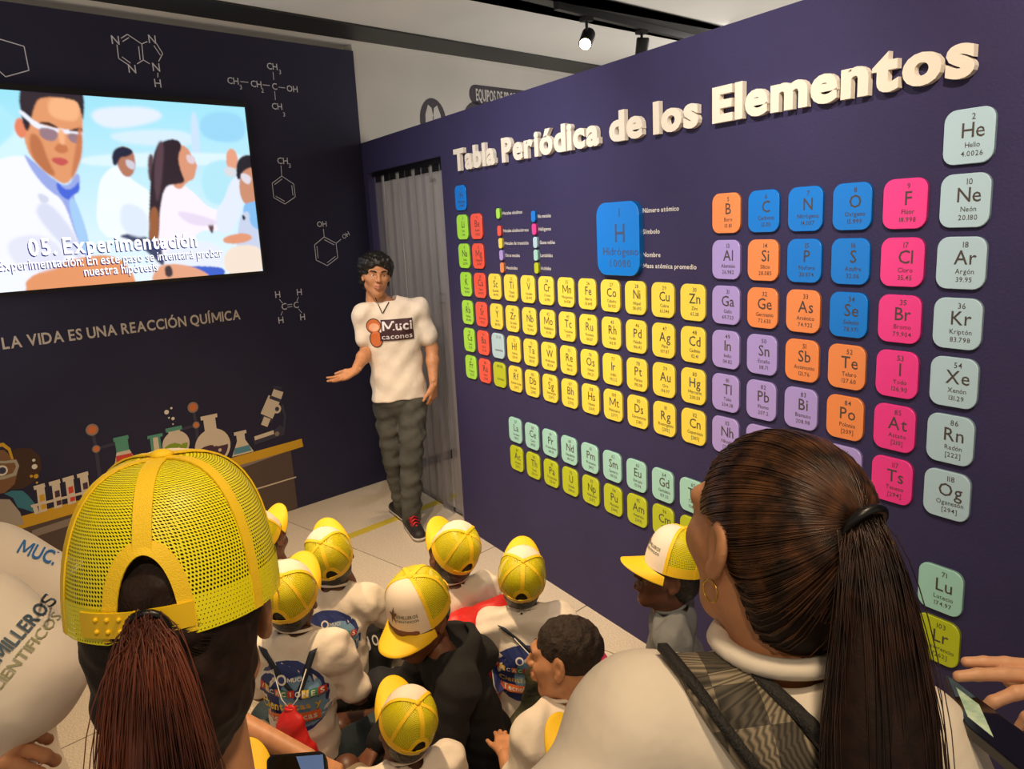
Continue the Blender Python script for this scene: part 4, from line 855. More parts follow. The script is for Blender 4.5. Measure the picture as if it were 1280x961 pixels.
def backparts(r, full=True):
    P = [gdisc(r*1.04, r*1.08, 4), gdisc(r, r*1.04, 0), gdisc(r*.62, r*.75, 1, 20, 5, r*.33, -r*.1)]
    word = 'VACACIONES'; cols = (2, 3, 0, 6, 5, 2, 0, 3, 5, 2)
    for k, c in enumerate(word):
        x = -r*.86+k*r*.19
        P.append(grect(x-r*.085, r*.10, x+r*.085, r*.30, cols[k], 2)); P.append(gtext(c, G_BOLD, r*.13, x, r*.135, 4))
    P.append(gtext('Científicas y', G_BOLD, r*.20, 0, -r*.22, 3, r*1.6)); P.append(grect(-r*.75, -r*.60, r*.75, -r*.33, 6, 5)); P.append(gtext('Tecnologicas', G_BOLD, r*.17, 0, -r*.53, 4, r*1.35))
    P.append(gdisc(r*.14, r*.14, 4, 12, 2, -r*.1, r*.62)); P.append(gdisc(r*.09, r*.09, 0, 10, 2, -r*.1, r*.62)); P.append(gtext('MUCI', G_BOLD, r*.10, r*.25, r*.58, 4)); return P
# ---------------------------------------------------------------- seated children
def heading(u, v, z, alpha):     # world azimuth for a figure seen at (u, v): alpha 0 looks away from the camera, + turns right
    p = onZ(u, v, z); d = p-CAM; return p, math.degrees(math.atan2(d[1], d[0]))-alpha
def kid(label, u, v, zh, alpha, headrot=(0, 0, 0), skin='brown', shirt=M_SHW, pants=None, cap=True, s=1.0, lean=0, arms=None, legs='cross', prints=None, hair='short', sleeve=.8, face=False, hood=False, bodyyaw=0, group='children sitting on the floor', h=.0065, capk={}):
    P, az = heading(u, v, zh, alpha); R0 = Matrix.Rotation(math.radians(az-90+bodyyaw), 4, 'Z')
    hc = Vector((0, .012+lean, .570))*s; base = Vector(P)-(R0@hc); base.z = zh-hc.z
    dz = zh-.570*s; base.z = 0.0; hc.z = zh
    Mr = Matrix.Translation(base)@R0; root = thing('person', label, 'person', mw=Mr, group=group)
    k = s; pants = pants or mat('dark_trousers', rgb(40, 42, 50), .8, bump=.3, bscale=30)
    nb = np.array((0, lean*.75, .44))*k; ch = np.array((0, lean*.5, .34))*k; pe = np.array((0, 0, .10))*k
    SH = {1: np.array((.125, lean*.75, .405))*k, -1: np.array((-.125, lean*.75, .405))*k}; up_ = np.array((0, 0, dz)); nb = nb+up_; ch = ch+up_*.7; SH = {q: SH[q]+up_ for q in SH}
    A = arms or {1: ((.175, .05, .23), (.10, .20, .19)), -1: ((-.175, .05, .23), (-.10, .20, .19))}
    A = {q: (np.array(A[q][0])*k+up_*.8, np.array(A[q][1])*k+up_*.6) for q in A}
    HP = {1: np.array((.075, .02, .09))*k, -1: np.array((-.075, .02, .09))*k}
    if legs == 'cross': KN = {1: np.array((.25, .22, .13))*k, -1: np.array((-.25, .22, .13))*k}; AN = {1: np.array((-.06, .29, .05))*k, -1: np.array((.06, .25, .05))*k}
    elif legs == 'up': KN = {1: np.array((.13, .30, .34))*k, -1: np.array((-.13, .30, .34))*k}; AN = {1: np.array((.10, .42, .05))*k, -1: np.array((-.10, .42, .05))*k}
    else: KN, AN = legs[0], legs[1]; KN = {q: np.array(KN[q])*k for q in KN}; AN = {q: np.array(AN[q])*k for q in AN}
    # body: torso, neck, arms, legs, hands and head in one mesh
    hm = Matrix.Translation(hc)@eul(headrot[0], headrot[1]-bodyyaw, headrot[2])@Matrix.Scale(.93*s, 4)
    B = [seg(pe, ch, .085*k, .08*k, .04, ((0, 1, 0), .75)), seg(ch, nb-(0, 0, .03*k), .08*k, .06*k, .04, ((0, 1, 0), .75)), seg(SH[-1], SH[1], .04*k, None, .04), seg(nb-(0, 0, .02), np.array(hm@Vector((0, -.03, -.10))), .040*k, .040*k, .03)]
    for q in (1, -1):
        B += [seg(SH[q], A[q][0], .036*k, .029*k, .015), seg(A[q][0], A[q][1], .028*k, .020*k, .012), seg(HP[q], KN[q], .062*k, .045*k, .02), seg(KN[q], AN[q], .042*k, .026*k, .015)]
    parts = [sdf_geo(B, h)]
    for q in (1, -1):
        d = A[q][1]-A[q][0]; nrm = np.array((0, 0, 1.)) if abs(_n(d)[2]) < .8 else np.array((0, 1., 0)); parts.append(sdf_geo(hand_prims(A[q][1], d+np.array((-.04*q, .02, 0)), nrm, q, .72*k, k=.003), .0042))
    hv, hq = head_geo(.0034, .85); nh = len(parts[0][0])+len(parts[1][0])+len(parts[2][0]); nq = sum(len(p[1]) for p in parts); parts.append((xf(hv, hm), hq))
    V, Q = join_geo(parts); o = raw_mesh('body', V, Q, [SKIN[skin], LIP[skin]], root, local=True)
    mi = np.zeros(len(Q), np.int32); mi[nq:] = lipfn(hv[hq].mean(1)); o.data.polygons.foreach_set('material_index', mi)
    W = Mr@hm
    if face: eyes(W, root, 1, (.05, 0)); brows(W, root, M_HBK)
    # hair
    hk = ('hair', hair)
    if hair == 'fade':
        solid('hair', [ell((0, -.018, .040), (.080, .099, .084), .01), cut((0, .082, .058), (0, 1, -.35)), cut((0, 0, .012), (0, .5, -1))], .0035, mat('boy_hair', rgb(40, 27, 18), .75, bump=.9, bscale=60, noise=.3), root, (.0025, .03, 3), local=True).matrix_local = hm
        solid('hair_sides', [ell((0, -.016, .032), (.0785, .0970, .085), .01), cut((0, .050, .0), (0, 1, -.3)), cut((0, 0, -.048), (0, -.25, -1)), ell((.082, .01, -.03), (.03, .035, .045), .004, sub=True), ell((-.082, .01, -.03), (.03, .035, .045), .004, sub=True)], .0035, mat('boy_hair_fade', rgb(58, 38, 26), .85, bump=1, bscale=300), root, local=True).matrix_local = hm
    else:
        if hk not in _HV: _HV[hk] = sdf_geo([ell((0, -.018, .036), (.081, .099, .084), .01), ell((0, -.05, -.02), (.066, .06, .06), .03), cut((0, .055, .05), (0, 1, -.2)), cut((0, 0, -.062), (0, .15, -1)), ell((.08, .012, -.02), (.03, .032, .055), .004, sub=True), ell((-.08, .012, -.02), (.03, .032, .055), .004, sub=True)], .005)
        o = raw_mesh('hair', *_HV[hk], M_HBK, root, local=True); o.matrix_local = hm
    if cap: place_cap(W, root, capk.get('s', 1.0), False, capk.get('tilt', 9), capk.get('lift', .030))
    # shirt
    wd = 1.0
    T = [seg(pe+(0, 0, .02*k), ch, .112*k, .108*k, .05, ((0, 1, 0), .80)), seg(ch, nb-np.array((0, 0, .05))*k, .108*k, .072*k, .05, ((0, 1, 0), .76)), seg(SH[-1]-(0, 0, .004), SH[1]-(0, 0, .004), .056*k, None, .04), dict(seg(nb+np.array((0, .004, .022))*k, nb+np.array((0, .035, .12))*k, .050*k, .075*k, .008), sub=True, late=1)]+[seg(nb-np.array((0, .004, .018))*k, SH[q]+(0, 0, .0), .052*k, .050*k, .04) for q in (1, -1)]
    if hood: T = [x for x in T if not x.get('late')]
    SL = []
    for q in (1, -1):
        e = SH[q]+(A[q][0]-SH[q])*sleeve; SL.append((q, e)); T += [seg(SH[q], e, .053*k, .050*k, .03)]
        if sleeve > .95: T += [seg(A[q][0], A[q][0]+(A[q][1]-A[q][0])*.85, .044*k, .036*k, .02)]
    # order: sleeves before the neck cut
    T = [x for x in T if not x.get('late')]+[x for x in T if x.get('late')]
    if hood: T += [seg(nb+np.array((0, -.05, .0))*k, nb+np.array((0, -.085, -.03))*k, .105*k, .080*k, .03, ((0, 0, 1), .7)), ell(nb+np.array((0, .0, .06))*k, (.075*k, .085*k, .06*k), .012, sub=True)]
    sh = solid('shirt' if not hood else 'hoodie', T, h, shirt, root, (.006, .075, int(u) % 17), local=True)
    if sleeve < .95 and not hood:
        MB().tube([nb+np.array((.055*math.cos(a), .008+.050*math.sin(a), .030-.012*math.sin(a)))*k for a in np.linspace(0, 2*PI, 25)], .0055*k, 6, cap=False).build('collar', shirt, root, True, True)
    # trousers
    L = [seg(pe, pe+(0, 0, .03*k), .108*k, .10*k, .03, ((0, 1, 0), .85))]; short = pants.name.startswith('short')
    for q in (1, -1):
        if short: L += [seg(HP[q], HP[q]+(KN[q]-HP[q])*.85, .078*k, .072*k, .03)]
        else: L += [seg(HP[q], KN[q], .076*k, .058*k, .03), seg(KN[q], AN[q]+(KN[q]-AN[q])*.12, .056*k, .044*k, .02)]
    L = [x for x in L]
    solid('shorts' if short else 'trousers', L+[cut((0, 0, .004), (0, 0, -1))], h*1.15, pants, root, (.004, .09, 5), local=True)
    for q in (1, -1):
        a = AN[q]; d = np.array((-q*.3, .95, 0)); d = _n(d); a = a*np.array((1, 1, 1)); a[2] = max(a[2], .05*k)
        solid('shoe', [seg(a+d*.0+(0, 0, -.012*k), a+d*.12*k+(0, 0, -.022*k), .036*k, .032*k, .02, ((0, 0, 1), .85)), cut((0, 0, .006), (0, 0, -1))], .007, mat('kid_shoe', rgb(58, 48, 46), .6), root, local=True)
    root['_'] = 1; del root['_']
    if prints:
        x, z, r = prints; rc = Vector((x, -.3, z))*k
        decal(sh, backparts(r*k), (x*k, -.10*k+lean*.3, z*k+dz*.8), (1, 0, 0), (0, 0, 1), (0, -1, 0), 'back_print', BP, root).matrix_parent_inverse = Matrix()
    return root, Mr, hm, sh, dict(nb=nb, ch=ch, SH=SH, A=A, KN=KN, k=k, dz=dz)
M_GV = mat('grey_vest', rgb(112, 114, 112), .8, bump=.3, bscale=40); M_HOOD = mat('black_hoodie', rgb(20, 19, 21), .9, bump=.4, bscale=22)
M_JEAN = mat('short_denim', rgb(46, 60, 66), .85, bump=.4, bscale=60); M_KH = mat('short_khaki', rgb(132, 116, 92), .85, bump=.3, bscale=40); M_BKS = mat('short_black', rgb(22, 21, 24), .8, bump=.3, bscale=40)
M_BAGR = mat('red_nylon', rgb(206, 36, 34), .45, bump=.5, bscale=14); M_STR = mat('dark_blue_webbing', rgb(34, 42, 56), .7, bump=.4, bscale=300)
K = {}
K[1] = kid('seated child in a yellow cap by the mural wall, farthest left behind the foreground cap', 333, 672, .61, 42, (30, 0, 0), 'brown', s=.95)
K[2] = kid('seated child in a tilted yellow cap and white shirt, with black shorts lettered JO R', 415, 697, .63, 4, (32, 6, -14), 'brown', pants=M_BKS, legs=({1: (.15, .27, .27), -1: (-.25, .22, .13)}, {1: (.12, .40, .05), -1: (.06, .25, .05)}), prints=(0, .31, .105), s=1.0, lean=.03, arms={1: ((.18, .10, .29), (.10, .24, .33)), -1: ((-.20, .06, .25), (-.12, .22, .19))}, bodyyaw=-14)
K[3] = kid('seated child in a yellow cap wearing the red drawstring bag with dark blue straps', 366, 748, .69, 26, (26, 0, 6), 'dark', pants=M_JEAN, prints=(0, .30, .122), s=1.0)
K[4] = kid('seated child in a yellow cap with a plain red drawstring bag, nearest the guide', 563, 694, .66, -26, (30, 0, 8), 'brown', s=.98)
K[5] = kid('seated child in a yellow cap with a black ponytail and olive bag', 652, 724, .62, 4, (30, 0, 6), 'dark', s=.97, prints=(-.02, .27, .105), bodyyaw=8)
K[6] = kid('seated child in a black hoodie and yellow cap looking down to the left', 524, 772, .70, -140, (-18, 0, -6), 'brown', shirt=M_HOOD, hood=True, sleeve=1.0, s=1.05, bodyyaw=-35, lean=.19, capk=dict(tilt=-4), arms={1: ((.17, .22, .24), (.12, .34, .16)), -1: ((-.17, .22, .24), (-.10, .34, .16))})
K[7] = kid('seated child in a yellow cap and white shirt at the bottom centre', 505, 908, .54, -16, (24, 0, 8), 'dark', s=.86, pants=M_KH, legs='up', h=.006)
K[8] = kid('dark skinned boy in profile in a yellow cap and grey vest beside the table wall', 836, 720, .72, -98, (14, 0, 0), 'dark', face=True, s=.98, shirt=M_GV, sleeve=.15, bodyyaw=-10, h=.006, capk=dict(tilt=-2, lift=.040, s=1.04))
K[9] = kid('bareheaded boy in profile with short dark hair and a pale shirt', 706, 822, .72, -72, (-4, 0, 4), 'tan', cap=False, hair='fade', face=True, s=.98, bodyyaw=-30, h=.006, arms={1: ((.16, .06, .24), (.10, .20, .20)), -1: ((-.16, .05, .24), (-.10, .17, .31))})
K[10] = kid('child in a yellow cap at the bottom edge under the red ponytail', 298, 1018, .62, 20, (26, 0, 0), 'brown', s=.95)
K[11] = kid('child in a yellow cap at the bottom edge below the boy with dark hair', 735, 975, .62, -42, (26, 0, 8), 'brown', s=.95)
# ---------------------------------------------------------------- the guide, posed from joints on vertical planes through his feet
GA = (1.03, -.25, 0)
def gv(u, v, off=0): return onV(u, v, GA, off)
HF = math.degrees(math.atan2(GA[1]-CAM[1], GA[0]-CAM[0]))      # azimuth from the camera to him
gh = thing('person', 'standing young guide with dark curly hair in a white shirt and grey jeans', 'person', GA)
hc = gv(470, 344, .02); Hm = Matrix.Translation(hc)@eul(-4, HF+180-90+10, -5)@Matrix.Scale(.98, 4)
nb = gv(483, 378, -.02); ch = gv(490, 412, .0); wa = gv(496, 470, 0); pe = gv(500, 496, 0)
SH = {'r': gv(455, 393, .02), 'l': gv(523, 387, -.02)}; EL_ = {'r': gv(459, 438, .02), 'l': gv(540, 436, -.02)}; WR = {'r': gv(444, 463, .22), 'l': gv(542, 480, .06)}
HP = {'r': gv(485, 506, -.02), 'l': gv(516, 506, .02)}; KN = {'r': gv(492, 573, -.06), 'l': gv(514, 577, .09)}; AN = {'r': gv(504, 630, -.16), 'l': gv(514, 645, .06)}
cr = RT*np.array([1, 1, 0]); cr = _n(cr); cf = _n((CAM-np.array(GA))*np.array([1, 1, 0]))
B = [seg(pe+(0, 0, .05), ch, .11, .13, .05, (cf, .62)), seg(ch, nb-(0, 0, .06), .135, .08, .05, (cf, .65)), seg(SH['r'], SH['l'], .055, None, .05), seg(nb-(0, 0, .05), np.array(Hm@Vector((0, -.03, -.11))), .055, .052, .03)]
for q in 'rl': B += chain([SH[q], EL_[q]], [.050, .038], .02)+chain([EL_[q], EL_[q]+(WR[q]-EL_[q])*.35, WR[q]], [.037, .038, .025], .02)+[seg(HP[q], KN[q], .062, .048, .03), seg(KN[q], AN[q], .052, .036, .02)]
parts = [sdf_geo(B, .007)]
parts.append(sdf_geo(hand_prims(WR['r'], gv(430, 471, .27)-WR['r'], -np.array((0, 0, 1.))-cf*.3, -1, 1.02, curl=(.12, .10, .14, .2), spread=.25, thumb=(1.0, -.3)), .004))
parts.append(sdf_geo(hand_prims(WR['l'], gv(541, 500, .04)-WR['l'], cf*.6+cr*.8, 1, 1.02, curl=(.35, .4, .45, .45), spread=.12), .004))
nq = sum(len(p[1]) for p in parts); hv, hq = head_geo(.0028, 1.0); parts.append((xf(hv, Hm), hq)); V, Q = join_geo(parts)
o = raw_mesh('body', V, Q, [SKIN['tan'], LIP['tan']], gh); mi = np.zeros(len(Q), np.int32); mi[nq:] = lipfn(hv[hq].mean(1)); o.data.polygons.foreach_set('material_index', mi)
eyes(Hm, gh, 1, (.25, -.1)); brows(Hm, gh, M_HBK, .0042)
def put(o, M): o.matrix_parent_inverse = Matrix(); o.data.transform(M); o.matrix_parent_inverse = o.parent.matrix_basis.inverted(); return o
put(solid('hair', [ell((0, -.020, .050), (.098, .112, .094), .02), ell((0, -.060, -.03), (.094, .060, .088), .03), ell((.068, -.02, .045), (.034, .06, .055), .03), ell((-.068, -.02, .045), (.034, .06, .055), .03), ell((.06, .035, .078), (.035, .04, .035), .02), ell((-.05, .04, .088), (.035, .04, .035), .02), ell((0, .085, -.005), (.058, .06, .068), .015, sub=True), ell((.085, .035, -.03), (.03, .045, .045), .01, sub=True), ell((-.085, .035, -.03), (.03, .045, .045), .01, sub=True), cut((0, 0, -.085), (0, .2, -1))], .0028, M_HBK, gh, (.0035, .04, 4)), Hm)
T = [seg(pe+(0, 0, .05), ch, .160, .158, .05, (cf, .66)), seg(ch, nb-(0, 0, .085), .158, .085, .06, (cf, .66)), seg(SH['r'], SH['l'], .060, None, .05), seg(pe+(0, 0, .05), pe+(0, 0, .0), .160, .166, .03, (cf, .68))]
for q in 'rl': T += [seg(SH[q], SH[q]+(EL_[q]-SH[q])*.72, .062, .064, .03)]+[cut(SH[q]+(EL_[q]-SH[q])*.80, (EL_[q]-SH[q]))] if False else [seg(SH[q], SH[q]+(EL_[q]-SH[q])*.66, .056, .062, .03)]
for q in 'rl': e = SH[q]+(EL_[q]-SH[q])*.78
T += [seg(nb-(0, 0, .035), SH[q_], .062, .058, .05) for q_ in 'rl']+[cut(pe+(0, 0, -.005), (0, 0, -1), .004), seg(nb+cf*.01+(0, 0, -.005), nb+cf*.03+(0, 0, .1), .058, .08, .008)]
T[-1]['sub'] = True
gsh = solid('shirt', T, .0065, M_SHW, gh, (.007, .12, 2))
MB().tube([nb+(-.028*0)+cr*.066*math.cos(a)+cf*(.02+.055*math.sin(a))+np.array((0, 0, -.014-.03*math.sin(a))) for a in np.linspace(0, 2*PI, 30)], .006, 6, cap=False).build('collar', M_SHW, gh, True)
M_JN = mat('grey_jeans', rgb(70, 70, 64), .85, noise=.25, nscale=7, bump=.5, bscale=26)
L = [seg(pe, pe+(0, 0, .06), .145, .14, .03, (cf, .68)), cut(pe+(0, 0, .06), (0, 0, 1))]
L = [L[0]]
for q in 'rl': L += [seg(HP[q], KN[q], .088, .070, .012), seg(KN[q], AN[q], .068, .060, .010), cut((0, 0, .06), (0, 0, -1))]
L = [x for x in L if x['t'] != 'p']+[cut((0, 0, .055), (0, 0, -1))]
solid('jeans', L, .0065, M_JN, gh, (.006, .07, 9))
M_SOLE = mat('shoe_sole', rgb(206, 196, 184), .6); M_UP = mat('shoe_black', rgb(30, 27, 28), .6, bump=.4, bscale=120); M_LACE = mat('shoe_lace_red', rgb(196, 30, 34), .6)
for q, toe in (('l', onZ(522, 672)), ('r', onZ(496, 641))):
    a = AN[q].copy(); a[2] = .05; toe = np.array(toe); d = _n((toe-a)*np.array([1, 1, 0])); ax_ = a.copy(); he = ax_-d*.05; he[2] = .045; to = ax_+d*.17; to[2] = .038; Lr = np.cross((0, 0, 1.), d)
    sr = [seg(he, to, .043, .040, .02, ((0, 0, 1), .8)), seg(he+(0, 0, .035), ax_+(0, 0, .05), .040, .045, .03), seg(ax_+d*.02+(0, 0, .03), to-d*.05+(0, 0, .005), .036, .030, .03)]
    shoe = solid('shoe', sr+[cut((0, 0, .022), (0, 0, -1))], .0045, M_UP, gh)
    so = solid('sole', [seg(he, to, .049, .047, .02, ((0, 0, 1), .9)), cut((0, 0, .003), (0, 0, -1)), cut((0, 0, .026), (0, 0, 1))], .0045, M_SOLE, shoe); so.matrix_parent_inverse = (gh.matrix_basis).inverted() if False else Matrix()
    so.parent = gh; so.matrix_parent_inverse = gh.matrix_basis.inverted()
    mb = MB()
    for k in range(5):
        c = ax_+d*(.035+.02*k)+np.array((0, 0, .074-.013*k)); mb.tube([c-Lr*.030-(0, 0, .010), c+(0, 0, .008)+d*.008, c+Lr*.030-(0, 0, .010)], .0045, 5); mb.tube([c+Lr*.028-(0, 0, .008), c+(0, 0, .008)+d*.012, c-Lr*.028+d*.02-(0, 0, .012)], .0035, 5)
    mb.build('laces', M_LACE, gh, True)
nk = [gv(474, 374, .06), gv(468+6, 378, .09), gv(478, 392, .135), gv(480, 397, .14), gv(486, 386, .12), gv(491, 374, .07)]
bvh = BVHTree.FromPolygons([v.co for v in gsh.data.vertices], [tuple(p.vertices) for p in gsh.data.polygons])
pts = []
for t in np.linspace(0, 1, 22):
    u = 469+(478-469)*t*2 if t < .5 else 478+(489-478)*(t-.5)*2; v = 372+(392-372)*(t*2 if t < .5 else 2-t*2)
    d = Vector(ray(u, v)).normalized(); hh = bvh.ray_cast(Vector(CAM), d, 12); p = hh[0]-d*.006 if hh[0] is not None and (hh[0]-Vector(gv(u, v))).length < .4 else Vector(gv(u, v, .07)); pts.append(p)
MB().tube(pts, .0028, 5).build('necklace', mat('dark_cord', rgb(40, 26, 22), .6), gh, True)
LGM = [mat('logo_dark', rgb(60, 28, 36), .6), mat('logo_white', rgb(226, 220, 226), .6), mat('logo_orange', rgb(206, 110, 56), .6), mat('logo_peach', rgb(232, 172, 136), .6)]
Lg = [gdisc(.044, .044, 0, 20, 4, -.105, .042), gdisc(.040, .052, 0, 20, 4, -.095, -.035), gdisc(.039, .039, 2, 20, 4, -.105, .042), gdisc(.035, .046, 2, 20, 4, -.095, -.035), gdisc(.030, .024, 3, 16, 3, -.103, .034),
      grect(-.062, .002, .125, .075, 0, 8), grect(-.072, -.048, .128, .004, 0, 8), gtext('Muci', G_RAISED, .052, .033, .012, 1, .175), gtext('cacones', G_REG, .030, .028, -.038, 1, .18)]
Lg[7] = gtext('Muci', G_BOLD, .052, .033, .012, 1, .175)
lc = gv(490, 415, .1); decal(gsh, Lg, lc, cr, (0, 0, 1), cf, 'chest_print', LGM, gh, .003, .35)
# ---------------------------------------------------------------- things the children carry
def localM(M, p): return M@Vector(p)
def bag_on(kid_, label, M_, top, w0, h_, mname, colr=None, yb=-.15, straps=True, disc=False, col_group=None):
    root, Mr, hm, sh, J = kid_; k = J['k']; b = thing('drawstring_bag', label, 'bag', mw=Mr)
    x0, z0 = top; z0 += J['dz']*.8/k; b0 = np.array((x0, yb, z0))*k; zb = max(.03, z0-h_)
    P = [seg(b0, np.array((x0, yb-.01, z0-.05))*k, .012, .035, .02, ((0, 1, 0), .6)), seg(np.array((x0, yb-.01, z0-.05))*k, np.array((x0, yb-.03, zb+.07))*k, .04, w0, .03, ((0, 1, 0), .45)), seg(np.array((x0-.06, yb-.03, zb+.06))*k, np.array((x0+.07, yb-.03, zb+.06))*k, .07, None, .04, ((0, 1, 0), .6)), cut((0, 0, .005), (0, 0, -1))]
    bo = solid('bag_body', P, .006, M_, b, (.005, .05, 3), local=True)
    MB().tube([b0+np.array((.016*math.cos(a), .010*math.sin(a), .0)) for a in np.linspace(0, 2*PI, 13)], .005, 6).build('gathered_neck', M_, b, True, True)
    if straps:
        bv = BVHTree.FromPolygons([v.co for v in sh.data.vertices], [tuple(p.vertices) for p in sh.data.polygons])
        for s in (1, -1):
            pts = []
            for t in np.linspace(0, 1, 12):
                p = Vector((x0*k+(s*.085*k-x0*k)*t, -.4, (z0+(.435+J['dz']/k-z0)*t)*k)); hh = bv.ray_cast(p, Vector((0, 1, 0)), 1); pts.append(np.array(hh[0] if hh[0] is not None else p+Vector((0, .34, 0)))-np.array((0, .006, 0)))
            MB().ribbon(pts, np.array((1, 0, s*.5))*.014, (0, .0015, 0)).build('strap', M_STR, b, True, True)
            MB().tube([b0+(0, -.004, 0), b0+np.array((s*.025, .0, .03))*k, pts[7]+np.array((0, -.01, 0))], .0018, 5).build('cord', M_WHT, b, True, True)
    if disc: decal(bo, backparts(.052), (x0*k+.012, yb-.1, (zb+.13)*k), (1, 0, 0), (0, 0, 1), (0, -1, 0), 'round_print', BP, b).matrix_parent_inverse = Matrix()
    return b
bag_on(K[3], 'red drawstring bag with a round blue print hanging on a white shirt back', M_BAGR, (.03, .31), .125, .30, '', disc=True)
r4, M4, h4, s4k, J4 = K[4]; k4 = J4['k']; b4 = thing('backpack', 'plain red backpack on the child nearest the guide', 'bag', mw=M4)
d4 = J4['dz']/k4
def p4(x, y, z): return np.array((x, y, z+d4*.9))*k4
solid('bag_body', [seg(p4(-.05, -.14, .33), p4(.10, -.14, .34), .085*k4, None, .04, ((0, 1, 0), .75)), seg(p4(-.05, -.15, .12), p4(.10, -.15, .12), .10*k4, None, .06, ((0, 1, 0), .75)), seg(p4(-.05, -.14, .33), p4(-.05, -.15, .12), .085*k4, None, .06), seg(p4(.10, -.14, .33), p4(.10, -.15, .12), .085*k4, None, .06), cut((0, 0, .01), (0, 0, -1))], .006, M_BAGR, b4, (.005, .06, 3), local=True)
for sx in (-.02, .07): MB().tube([p4(sx+.02*t, -.145-.075*abs(math.sin(PI*min(1, t*1.5+.1)))**.6, .41-.30*t) for t in np.linspace(0, 1, 9)], .003, 5).build('piping', M_STR, b4, True, True)
# lettering on the shorts of the child with the tilted cap
r2k, M2k, _, _, J2 = K[2]; tr2 = [c for c in r2k.children if c.name.startswith('shorts')][0]
V2 = [M2k@v.co for v in tr2.data.vertices]; bv2 = BVHTree.FromPolygons(V2, [tuple(p.vertices) for p in tr2.data.polygons]); mb = MB()
def px_text(mb, s, G, u, v, hpx, wpx, bv, rot=0):
    Vt, Ft, wd, _ = text_geo(s, G); out = []; ca, sa = math.cos(rot), math.sin(rot)
    for q in Vt:
        a, b_ = (q[0]/wd-.5)*wpx, (q[1]/CAPH-.5)*hpx; d = Vector(ray(u+a*ca-b_*sa, v-a*sa-b_*ca)).normalized(); hh = bv.ray_cast(Vector(CAM), d, 8)
        out.append(tuple(hh[0]-d*.004) if hh[0] is not None else None)
    P = [o for o in out if o]
    if not P: print('text missed', s); return
    mb.add([o if o else P[0] for o in out], [f for f in Ft if all(out[i] for i in f)], 0)
for s_, u_, v_ in (('J', 458, 803), ('O', 469, 800), ('R', 484, 793)): px_text(mb, s_, G_BOLD, u_, v_, 13, 8, bv2, .3)
if mb.V: mb.build('lettering', BP[4], r2k)
M_OL = mat('olive_camouflage', rgb(66, 66, 40), .7, nscale=14, col2=rgb(30, 32, 24), bump=.4, bscale=60)
bag_on(K[5], 'olive and black patterned bag on the child by the table wall', M_OL, (.03, .34), .085, .30, '', yb=-.135)
# ---------------------------------------------------------------- foreground woman in the yellow cap (red ponytail)
def head_place(u, v, D, alpha, pitch, roll, s=1.0):
    p = at(u, v, D); d = p-CAM; az = math.degrees(math.atan2(d[1], d[0]))-alpha; return Matrix.Translation(p)@eul(pitch, az-90, roll)@Matrix.Scale(s, 4)
def lpt(M, *p): return np.array(M@Vector(p))
def adult(label, Hm, nb, sh, el, wr, hip, skin, shirt, hh=.006, hand=None, neckr=.055):
    root = thing('person', label, 'person', loc=(float(hip[0]), float(hip[1]), 0)); hip = np.array(hip, float)
    ax_ = _n((sh[1]-sh[-1])*np.array([1, 1, 0])); fr = np.cross((0, 0, 1.), ax_)
    B = [seg(hip, (nb+hip)/2, .15, .14, .05, (fr, .65)), seg((nb+hip)/2, nb-(0, 0, .08), .14, .09, .05, (fr, .65)), seg(sh[1], sh[-1], .05, None, .04), seg(nb-(0, 0, .04), lpt(Hm, 0, -.03, -.10), neckr, neckr*.95, .03)]
    for q in (1, -1): B += [seg(sh[q], el[q], .046, .036, .02), seg(el[q], wr[q], .036, .026, .02)]
    parts = [sdf_geo(B, hh)]
    for q in (1, -1):
        if hand and q in hand: parts.append(sdf_geo(hand[q], .0022))
    hv, hq = head_geo(); nq = sum(len(p[1]) for p in parts); parts.append((xf(hv, Hm), hq)); V, Q = join_geo(parts)
    o = raw_mesh('body', V, Q, [SKIN[skin], LIP[skin]], root); mi = np.zeros(len(Q), np.int32); mi[nq:] = lipfn(hv[hq].mean(1)); o.data.polygons.foreach_set('material_index', mi)
    T = [seg(hip, (nb+hip)/2, .175, .17, .06, (fr, .68)), seg((nb+hip)/2, nb-(0, 0, .09), .17, .10, .07, (fr, .70)), seg(sh[1]-(0, 0, .01), sh[-1]-(0, 0, .01), .065, None, .05)]
    for q in (1, -1): T += [seg(nb-(0, 0, .03), sh[q]-(0, 0, .008), .060, .064, .05), seg(sh[q], sh[q]+(el[q]-sh[q])*.75, .070, .074, .04)]
    up = _n(lpt(Hm, 0, -.03, -.10)-nb); T += [dict(seg(nb+up*.015, nb+up*.13, neckr+.012, neckr+.04, .008), sub=True)]
    s_ = solid('shirt', T, hh, shirt, root, (.006, .15, 6)); return root, s_, fr
H1 = head_place(229, 768, .79, 14, -3, 0, 1.0)
w1 = 'woman in the foreground in a yellow net cap with a long reddish ponytail'
c1 = lpt(H1, 0, 0, 0); f1_ = _n((lpt(H1, 0, 1, 0)-c1)*np.array([1, 1, 0])); r1 = np.cross(f1_, (0, 0, 1.))
nb1 = c1-f1_*.02+np.array((0, 0, -.235)); sh1 = {1: nb1-r1*.18+(0, 0, -.12), -1: nb1+r1*.18+(0, 0, -.12)}
el1 = {q: sh1[q]+np.array((0, 0, -.28))-r1*q*.05 for q in (1, -1)}; wr1 = {q: el1[q]+f1_*.22+np.array((0, 0, -.03)) for q in (1, -1)}
W1, s1_, _f = adult(w1, H1, nb1, sh1, el1, wr1, nb1+np.array((0, 0, -.58)), 'tan', M_SHW)
M_DKH = mat('dark_red_brown_hair', rgb(34, 20, 15), .6, noise=.3, nscale=60, bump=.1, bscale=250, spec=.25)
M_RDH = mat('reddish_brown_hair', rgb(58, 28, 22), .42, noise=.35, nscale=9, col2=rgb(120, 62, 42))
